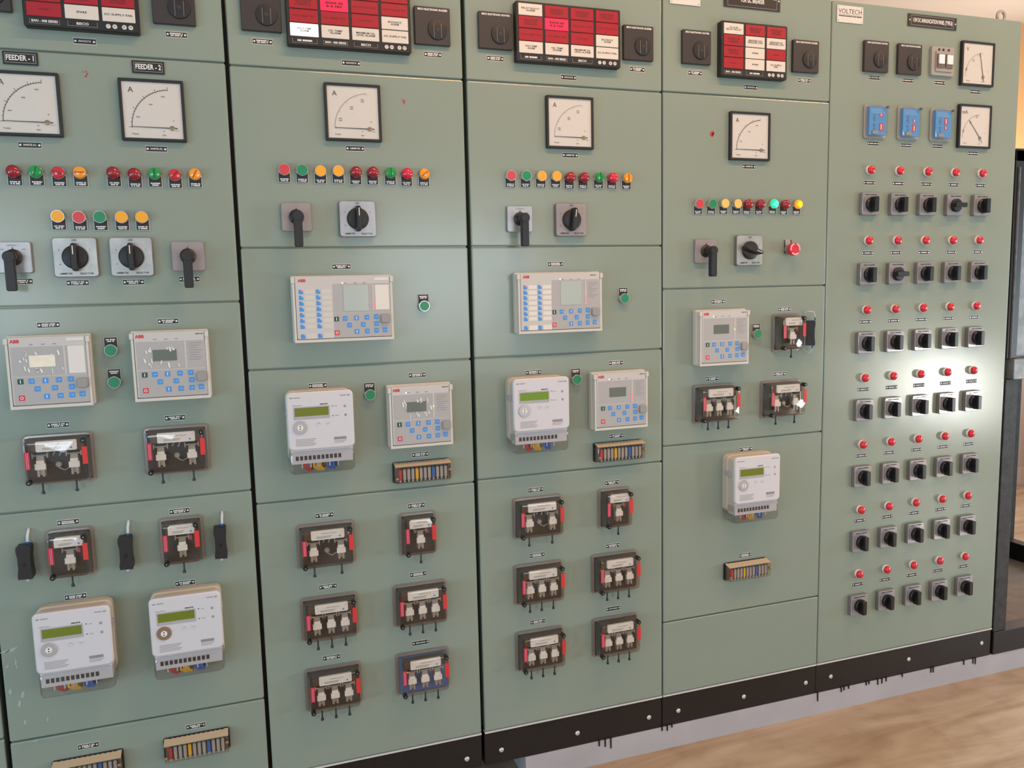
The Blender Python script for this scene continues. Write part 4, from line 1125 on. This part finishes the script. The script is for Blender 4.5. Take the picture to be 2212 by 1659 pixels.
def trip_relay(x_, z_, n, label, blue=False, seed=0):
    w = 0.106 if n == 1 else 0.154
    h = 0.122
    D = -0.045
    t = thing('tripping_relay', (x_, 0, z_), label, 'relay', 'clear-cased tripping relays')
    part('flange', ('trf', w), lambda m: m.rr(-w / 2, w / 2, -h / 2, h / 2, [(0, 0), (-0.004, 0)], r=0.010, seg=3), 'relay_flange', t)
    part('base_board', ('trb', w), lambda m: m.box(-w / 2 + 0.008, w / 2 - 0.008, -0.012, -0.004, -h / 2 + 0.008, h / 2 - 0.008), 'relay_blue_glare' if blue else 'relay_base', t)  # blue board colour paints the blue glare in the clear cover
    part('coil_block', ('trc', w), lambda m: m.box(-w / 2 + 0.018, w / 2 - 0.018, -0.034, -0.012, 0.024, 0.050), 'copper', t)
    lw = 0.062 if n == 1 else 0.087
    def lab(m):
        m.prism([(-lw / 2, -0.0125), (lw / 2, -0.0125), (lw / 2, 0.008), (lw / 2 - 0.005, 0.0125), (-lw / 2 + 0.005, 0.0125), (-lw / 2, 0.008)], -0.0405, -0.034) if n == 1 else m.rr(-lw / 2, lw / 2, -0.0125, 0.0125, [(-0.034, 0), (-0.0405, 0)], r=0.002, seg=1)
    p = part('label_plate', ('trl', n == 1), lab, 'flag_white', t, (0.002, 0, 0.037))
    if n < 3:
        text('lettering', 'TRIPPING RELAY', 0.0033, 'grey_print', p, (0.004, -0.0409, 0.004), width=lw * 0.48)
    else:
        text('lettering', 'TRIPPING RELAY', 0.0033, 'grey_print', p, (0.004, -0.0409, 0.003), width=lw * 0.42)
    part('small_print', ('trp', n), lambda m: ([m.quad(-lw * 0.34, lw * 0.12 - 0.004 * q, -0.0035 - 0.0032 * q, -0.0021 - 0.0032 * q, 0) for q in range(2)], [m.lathe([(0.001, 0), (0.001, -0.0003)], sx * (lw / 2 - 0.006), 0.007, 8) for sx in (-1, 1)]) and None, 'grey_print', p, (0, -0.0409, -0.001))
    part('blue_mark', ('trm',), lambda m: m.lathe([(0.0024, 0), (0.0024, -0.0003)], n=10), 'key_blue', p, (lw * 0.36, -0.0408, -0.006))
    xs = {1: [0.002], 2: [-0.036, 0.036], 3: [-0.037, 0.0, 0.037]}[n]
    for a in xs:
        e_ = part('contact_unit', ('tre',), lambda m: (m.box(-0.008, 0.008, -0.030, -0.012, -0.032, 0.014), m.box(-0.008, -0.003, -0.033, -0.012, -0.036, -0.018), m.box(0.003, 0.008, -0.033, -0.012, -0.036, -0.018), m.tube([(-0.0155, -0.031, 0.015), (0.0155, -0.031, 0.015)], 0.0022, 6), m.box(-0.017, -0.0145, -0.033, -0.012, 0.009, 0.021), m.box(0.0145, 0.017, -0.033, -0.012, 0.009, 0.021)) and None, 'relay_metal', t, (a, 0, 0))
        part('flag', ('trg',), lambda m: (m.box(-0.0115, 0.0115, -0.037, -0.030, -0.0185, -0.0045), m.box(-0.0085, 0.0085, -0.034, -0.030, -0.0045, 0.003)) and None, 'flag_white', e_)
        part('reset_plunger', ('trs',), lambda m: m.loft([[(rr_ * math.cos(2 * PI * k / 8), -0.028 + rr_ * math.sin(2 * PI * k / 8), zz) for k in range(8)] for rr_, zz in ((0.0022, -0.052), (0.0022, -0.069), (0.0042, -0.076), (0.0042, -0.079))]), 'black_plastic', t, (a, 0, 0))
    if n == 2:
        part('centre_screw', ('trw',), lambda m: m.lathe([(0.0075, -0.012), (0.0075, -0.020), (0.005, -0.022)], n=16), 'relay_metal', t, (0, 0, -0.012))
        part('lead', ('trd',), lambda m: (m.tube([(0.010, -0.020, 0.024), (0.004, -0.024, 0.010)], 0.0018, 6), m.tube([(-0.004, -0.018, 0.024), (-0.010, -0.022, 0.012)], 0.0018, 6), m.tube([(0.0, -0.020, -0.019), (0.012, -0.022, -0.026), (0.026, -0.020, -0.020)], 0.0014, 6)) and None, 'terminal_grey', t)
    if n == 1:
        part('red_flag', ('trr',), lambda m: m.box(-0.003, 0.003, -0.032, -0.026, -0.006, 0.006), 'sticker_crimson', t, (0.022, 0, 0.012))
    fx = w / 2 - 0.016
    part('sticker', ('trk', n == 1), lambda m: (m.box(-0.0055, 0.0055, D - 0.0006, D + 0.0006, -0.021, 0.021)), 'sticker_crimson', t, (-fx + 0.001, 0, 0.006))
    part('sticker', ('trk', n == 1), lambda m: (m.box(-0.0055, 0.0055, D - 0.0006, D + 0.0006, -0.021, 0.021)), 'sticker_red', t, (fx + 0.001, 0, 0.010))
    part('sticker_print', ('trkp',), lambda m: (m.quad(-0.0018, -0.0010, -0.019, 0.019, 0), m.quad(0.0014, 0.0022, -0.019, 0.019, 0)) and None, 'estop_pink', t, (-fx + 0.001, D - 0.0008, 0.006))
    for sg in (-1, 1):
        p = part('thumb_screw', ('tru',), lambda m: m.lathe([(0.0065, 0.012), (0.0065, -0.003), (0.0055, -0.005), (0, -0.005)], n=16), 'black_gloss', t, (sg * (w / 2 - 0.0165), D, sg * 0.0465))
        part('screw_slot', ('truc',), lambda m: m.lathe([(0.0014, 0), (0.0012, -0.0006)], n=8), 'bolt_zinc', p, (0, -0.005, 0))
    part('clear_cover', ('trv', w), lambda m: m.rr(-w / 2 + 0.002, w / 2 - 0.002, -h / 2 + 0.002, h / 2 - 0.002, [(D + 0.006, 0.0085), (D + 0.001, 0.0095), (D, 0.012)], r=0.013, seg=3, cap0=False), 'clear_cover', t)
    part('cover_skirt', ('trvs', w), lambda m: m.rr(-w / 2 + 0.002, w / 2 - 0.002, -h / 2 + 0.002, h / 2 - 0.002, [(-0.004, 0.0), (-0.007, 0.0), (-0.0075, 0.004), (D + 0.006, 0.0085)], r=0.013, seg=3, cap0=False, cap1=False), 'clear_side', t)


L2, L3 = 'below the meter beside the feeder cabinet', 'below the meter with bright green display'
for x_, z_, n, lb, bl in ((0.165, 1.112, 2, 'two-flag tripping relay under the foil-covered square relay', 0), (0.429, 1.111, 2, 'two-flag tripping relay under the film-scrap square relay', 0), (0.172, 0.876, 1, 'single-flag tripping relay above the grey-port meter', 0), (0.425, 0.876, 1, 'single-flag tripping relay above the brown-port meter', 0),
                          (0.784, 0.819, 2, 'two-flag tripping relay directly ' + L2, 0), (1.036, 0.819, 1, 'single-flag tripping relay below the film-covered relay and terminal block', 0), (0.784, 0.615, 3, 'three-flag tripping relay, middle of the column ' + L2, 0), (1.036, 0.615, 3, 'three-flag tripping relay above the one with painted blue glare', 0), (0.785, 0.413, 3, 'three-flag tripping relay, lowest of the column ' + L2, 0), (1.036, 0.413, 3, 'three-flag tripping relay with blue glare painted on its board', 1),
                          (1.396, 0.826, 2, 'two-flag tripping relay directly ' + L3, 0), (1.645, 0.826, 1, 'single-flag tripping relay below the red-lit relay and terminal block', 0), (1.395, 0.625, 3, 'three-flag tripping relay, middle of the column ' + L3, 0), (1.645, 0.624, 3, 'three-flag tripping relay, middle of the column below the red-lit relay', 0), (1.395, 0.419, 3, 'three-flag tripping relay, lowest of the column ' + L3, 0), (1.645, 0.421, 3, 'three-flag tripping relay, lowest of the column below the red-lit relay', 0),
                          (2.261, 1.334, 1, 'single-flag tripping relay beside a dangling black fuse carrier', 0), (1.995, 1.123, 3, 'three-flag tripping relay under the square relay with green light', 0), (2.244, 1.121, 2, 'two-flag tripping relay on the emergency stop cabinet', 0)):
    trip_relay(x_, z_, n, lb, bool(bl))

# ------------------------------------------------------------------ test terminal blocks


def terminal_block(x_, z_, label):
    w, h, D = 0.163, 0.058, -0.032
    t = thing('terminal_block', (x_, 0, z_), label, 'terminal block', 'test terminal blocks')
    part('base', 'tbb', lambda m: m.rr(-w / 2, w / 2, -h / 2, h / 2, [(0, 0), (-0.005, 0)], r=0.005, seg=2), 'black_plastic', t)
    part('rail', 'tbr', lambda m: m.box(-w / 2 + 0.006, w / 2 - 0.006, -0.016, -0.005, -h / 2 + 0.005, h / 2 - 0.005), 'mcb_brown', t)
    part('top_hood', 'tbh', lambda m: m.loft([[(x1_, -0.004, 0.0285), (x1_, D, 0.0215), (x1_, D + 0.0015, 0.0195), (x1_, -0.004, 0.0265)] for x1_ in (-w / 2 + 0.003, w / 2 - 0.003)]), 'terminal_beige', t)
    for k in range(12):
        part('notch', 'tbn', lambda m: m.box(-0.004, 0.004, -0.0005, 0.006, -0.0006, 0.0012), 'black_print', t, (-0.064 + 0.0116 * k, -0.0065, 0.0275))
        mt = {0: 'wire_red', 4: 'wire_yellow', 8: 'wire_blue'}.get(k, 'terminal_grey')
        part('terminal', 'tbt', lambda m: m.rr(-0.0042, 0.0042, -0.017, 0.015, [(-0.015, 0), (-0.024, 0), (-0.0255, 0.001)], r=0.003, seg=2), mt, t, (-0.064 + 0.0116 * k, 0, -0.002))
        part('terminal_screw', 'tbs', lambda m: m.tube([(0, -0.022, -0.014), (0, -0.022, -0.022)], 0.0018, 6), 'ferrule', t, (-0.064 + 0.0116 * k, 0, -0.002))
        part('divider', 'tbd', lambda m: m.box(-0.0005, 0.0005, -0.024, -0.014, -0.022, 0.016), 'black_print', t, (-0.0582 + 0.0116 * k, 0, 0))
    for sx, q in ((-1, -0.012), (1, 0.002)):
        part('cover_screw', 'tbc', lambda m: m.lathe([(0.0042, 0.004), (0.0042, -0.002), (0.002, -0.003)], n=14), 'brass', t, (sx * (w / 2 - 0.007), D, q))
    part('clear_cover', 'tbv', lambda m: m.rr(-w / 2 + 0.002, w / 2 - 0.002, -h / 2 + 0.002, 0.0205, [(-0.005, 0.0), (D + 0.002, 0.001), (D, 0.003)], r=0.004, seg=2, cap0=False), 'clear_cover', t)


terminal_block(0.168, 0.316, 'terminal block on the lowest feeder cabinet door, beside the bare cabinet')
terminal_block(0.426, 0.322, 'terminal block on the lowest feeder cabinet door, under brown-port meter')
terminal_block(1.054, 0.997, 'terminal block under the film-covered square relay')
terminal_block(1.660, 1.001, 'terminal block under the red-lit square relay')
terminal_block(2.118, 0.567, 'terminal block below the lone energy meter')

# ------------------------------------------------------------------ fuse carriers


def fuse(x_, z_, label, hanging=False):
    t = thing('fuse_carrier', (x_, 0, z_), label, 'fuse', 'black fuse carriers')
    rz = -0.55 if hanging else 0.0
    y0 = -0.003
    def body(m):
        pts = [(-0.0145, -0.040), (-0.013, -0.0385), (0.0145, -0.040), (0.0155, -0.030), (0.0135, -0.012), (0.0135, 0.012), (0.0155, 0.030), (0.0145, 0.040), (-0.0145, 0.040), (-0.0155, 0.030), (-0.0130, 0.014), (-0.0130, -0.014), (-0.0155, -0.030)]
        m.prism(pts, -0.036, 0.0)
    b_ = part('body', 'fsb', body, 'black_plastic', t, (0, y0, 0), (0, 0, rz))
    part('grip_hole', 'fsh', lambda m: m.lathe([(0.0045, 0), (0.0045, -0.0006)], n=14), 'black_gloss', b_, (0, -0.036, -0.004))
    if hanging:
        part('upper_wire', None, lambda m: m.tube([(-0.018, 0, 0.064), (-0.012, -0.012, 0.070), (0.004, -0.02, 0.068), (0.010, -0.022, 0.052), (0.008, -0.022, 0.038)], 0.0016, 6), 'ferrule', t)
        part('lower_wire', None, lambda m: m.tube([(-0.022, 0, -0.050), (-0.016, -0.01, -0.060), (-0.006, -0.018, -0.064), (0.002, -0.02, -0.052), (0.002, -0.02, -0.038)], 0.0016, 6), 'ferrule', t)
        part('wire_tip', 'fst', lambda m: m.tube([(0, 0, 0), (0, 0, 0.010)], 0.0026, 8), 'ferrule_blue', t, (0.009, -0.022, 0.040))
        part('wire_tip', 'fst', lambda m: None, 'ferrule_blue', t, (0.002, -0.02, -0.050))
    else:
        part('wire_sleeve', 'fsw', lambda m: m.tube([(0.006, -0.014, 0.046), (0.0065, -0.013, 0.060), (0.008, -0.006, 0.071), (0.008, 0.0, 0.074)], [0.0032, 0.0034, 0.003, 0.0026], 8), 'ferrule', t)
        part('wire_tip', 'fsv', lambda m: m.tube([(0.006, -0.014, 0.038), (0.006, -0.014, 0.047)], 0.0029, 8), 'ferrule_blue', t)
        part('lower_ferrule', 'fsl', lambda m: m.tube([(0.0, -0.016, -0.050), (0.0, -0.016, -0.038)], 0.0038, 8), 'ferrule', t)


x_, z_ = at(56, 1212, 0.02)
fuse(x_, z_, 'black fuse carrier between the bare cabinet and a single-flag relay')
x_, z_ = at(273, 1192, 0.02)
fuse(x_, z_, 'black fuse carrier between the two single-flag relays on feeder cabinet')
x_, z_ = at(476.5, 1170, 0.02)
fuse(x_, z_, 'black fuse carrier next to the gap beside the brown-port meter column')
x_, z_ = at(1754, 719, 0.02)
fuse(x_, z_, 'black fuse carrier dangling sideways on looped wires by a clear relay', True)

# ------------------------------------------------------------------ circuit breaker and timers on the annunciation cabinet
t = thing('circuit_breaker', (2.861, 0, 2.2115), 'grey two-pole circuit breaker with two white toggles', 'circuit breaker')
part('plate', None, lambda m: m.rr(-0.048, 0.048, -0.047, 0.047, [(0, 0), (-0.008, 0), (-0.010, 0.002)], r=0.004, seg=2), 'mcb_grey', t)
part('body', None, lambda m: m.box(-0.034, 0.036, -0.014, -0.009, -0.034, 0.030), 'mcb_grey', t)
for k, sx in enumerate((-1, 1)):
    p = part('pole', 'mcp', lambda m: m.box(-0.0145, 0.0145, -0.018, -0.012, -0.021, 0.022), 'mcb_brown', t, (0.001 + sx * 0.0175, 0, -0.002))
    part('toggle', 'mct', lambda m: m.rr(-0.012, 0.012, -0.010, 0.020, [(-0.017, 0), (-0.021, 0), (-0.022, 0.001)], r=0.002, seg=1), 'mcb_white', p)
for k, q in enumerate((-0.020, -0.002, 0.021)):
    part('terminal_screw', 'mcs', lambda m: m.lathe([(0.0042, 0), (0.0042, -0.001), (0.003, -0.0012)], n=12), 'black_print', t, (q, -0.0102, 0.036))
for x_, z_, l, red in ((2.592, 2.006, 'blue-faced timer relay under the hooter', ((0.012, 0.020, 0.012, 0.010), (0.013, -0.018, 0.014, 0.024))), (2.729, 2.007, 'blue-faced timer relay under the buzzer', ((0.012, 0.006, 0.012, 0.010), (0.012, -0.018, 0.014, 0.024))), (2.866, 2.007, 'blue-faced timer relay under the circuit breaker', ((0.010, 0.010, 0.013, 0.022), (0.010, -0.012, 0.012, 0.010)))):
    t = thing('timer_relay', (x_, 0, z_), l, 'timer', 'blue-faced timer relays')
    part('flange', 'tif', lambda m: m.rr(-0.044, 0.044, -0.053, 0.053, [(0, 0), (-0.004, 0), (-0.005, 0.001)], r=0.007, seg=3), 'mcb_grey', t)
    f = part('face', 'tic', lambda m: m.box(-0.034, 0.034, -0.016, -0.004, -0.044, 0.045), 'timer_blue', t)
    for a, b_, ww, hh in red:
        q = part('red_label', ('tir', hh), lambda m: m.box(-ww / 2, ww / 2, -0.0006, 0, -hh / 2, hh / 2), 'sticker_red', f, (a, -0.016, b_))
        part('label_print', ('tirp', hh), lambda m: m.quad(-0.002, 0.002, -hh * 0.35, hh * 0.35, 0), 'white_print', q, (0, -0.0009, 0))
    part('face_print', ('tip', x_), lambda m: [m.quad(-0.016 - 0.003 * ((k * 7) % 3) * 0.5, -0.012, 0.018 - 0.0062 * k, 0.0205 - 0.0062 * k, 0) for k in range(9) if k != 4] and None, 'timer_text', f, (0, -0.0163, 0))
    part('header_print', ('tih',), lambda m: [m.quad(-0.028, 0.028 - 0.006 * k, 0.026 + 0.005 * k, 0.0275 + 0.005 * k, 0) for k in range(3)] and None, 'key_blue_print', f, (0, -0.0163, 0))
    part('slide_switch', 'tis', lambda m: m.box(-0.011, 0.011, -0.004, 0, -0.005, 0.005), 'mcb_grey', f, (-0.012, -0.016, -0.036))
    part('cover_screw', 'tik', lambda m: m.lathe([(0.004, 0.004), (0.0045, -0.004), (0.003, -0.006)], n=12), 'plate_side', t, (0.034, -0.022, 0.045))
    part('clear_cover', 'tiv', lambda m: m.rr(-0.041, 0.041, -0.050, 0.050, [(-0.004, 0.0), (-0.008, 0.001), (-0.020, 0.003), (-0.023, 0.006)], r=0.007, seg=3, cap0=False), 'timer_cover', t)

# lifting eye bolt on the roof of the annunciation cabinet
t = thing('eye_bolt', (3.176, 0.05, 2.368), 'grey lifting eye bolt on the roof of the annunciation cabinet', 'eye bolt')


def torus(m, R_, r_, cz_):
    n, k = 28, 10
    o = len(m.v)
    for i in range(n):
        a = 2 * PI * i / n
        for j in range(k):
            b_ = 2 * PI * j / k
            rr_ = R_ + r_ * math.cos(b_)
            m.v.append((rr_ * math.cos(a), r_ * math.sin(b_), cz_ + rr_ * math.sin(a)))
    for i in range(n):
        for j in range(k):
            m.f.append((o + i * k + j, o + ((i + 1) % n) * k + j, o + ((i + 1) % n) * k + (j + 1) % k, o + i * k + (j + 1) % k))


part('ring', None, lambda m: torus(m, 0.0175, 0.0052, 0.030), 'eye_zinc', t)
part('foot', None, lambda m: m.loft([[(rr_ * math.cos(2 * PI * k / 16), rr_ * math.sin(2 * PI * k / 16), zz) for k in range(16)] for rr_, zz in ((0.016, 0.0), (0.016, 0.004), (0.009, 0.008), (0.007, 0.014))]), 'eye_zinc', t)

# ------------------------------------------------------------------ open black steel frame beyond the annunciation cabinet
t = thing('steel_frame', (3.6, 0, KT), 'open black steel frame standing beside the annunciation cabinet', 'frame')


def fp(name, x0, x1, y0, y1, z0, z1, mt):
    return part(name, None, lambda m: m.rr(x0 - 3.6, x1 - 3.6, z0 - KT, z1 - KT, [(y1, 0), (y0 + 0.002, 0), (y0, 0.002)], r=0.003, seg=1), mt, t)


fp('base_rail', 3.226, 4.30, 0.0, 0.06, KT, 0.163, 'black_paint')
fp('base_rail', 3.226, 4.30, 0.80, 0.86, KT, 0.163, 'black_paint')
fp('side_rail', 3.226, 3.286, 0.06, 0.80, KT, 0.163, 'black_paint')
fp('side_rail', 4.24, 4.30, 0.06, 0.80, KT, 0.163, 'black_paint')
fp('post', 3.228, 3.290, 0.004, 0.05, 0.163, 1.125, 'scratched_black')
fp('post', 3.235, 3.290, 0.80, 0.85, 0.163, 1.125, 'scratched_black')
fp('post', 4.238, 4.300, 0.004, 0.05, 0.163, 1.125, 'scratched_black')
fp('post', 4.238, 4.300, 0.80, 0.85, 0.163, 1.125, 'scratched_black')
fp('cross_beam', 3.245, 4.30, -0.012, 0.05, 1.125, 1.200, 'grey_steel')
fp('cross_beam', 3.245, 4.30, 0.80, 0.85, 1.125, 1.200, 'grey_steel')
fp('shelf', 3.25, 4.295, 0.05, 0.80, 1.150, 1.175, 'grey_steel')
fp('upper_post', 3.226, 3.275, 0.004, 0.05, 1.20, 1.94, 'black_paint')
fp('upper_post', 4.25, 4.30, 0.004, 0.05, 1.20, 1.94, 'black_paint')
fp('lip_highlight', 3.2385, 3.2425, -0.004, 0.004, 1.20, 1.88, 'grey_steel')  # grey strip paints the bright highlight along a door lip edge
fp('head_rail', 3.226, 4.30, 0.004, 0.06, 1.90, 1.945, 'black_paint')
fp('panel', 3.275, 4.25, 0.03, 0.05, 1.20, 1.90, 'grey_steel')
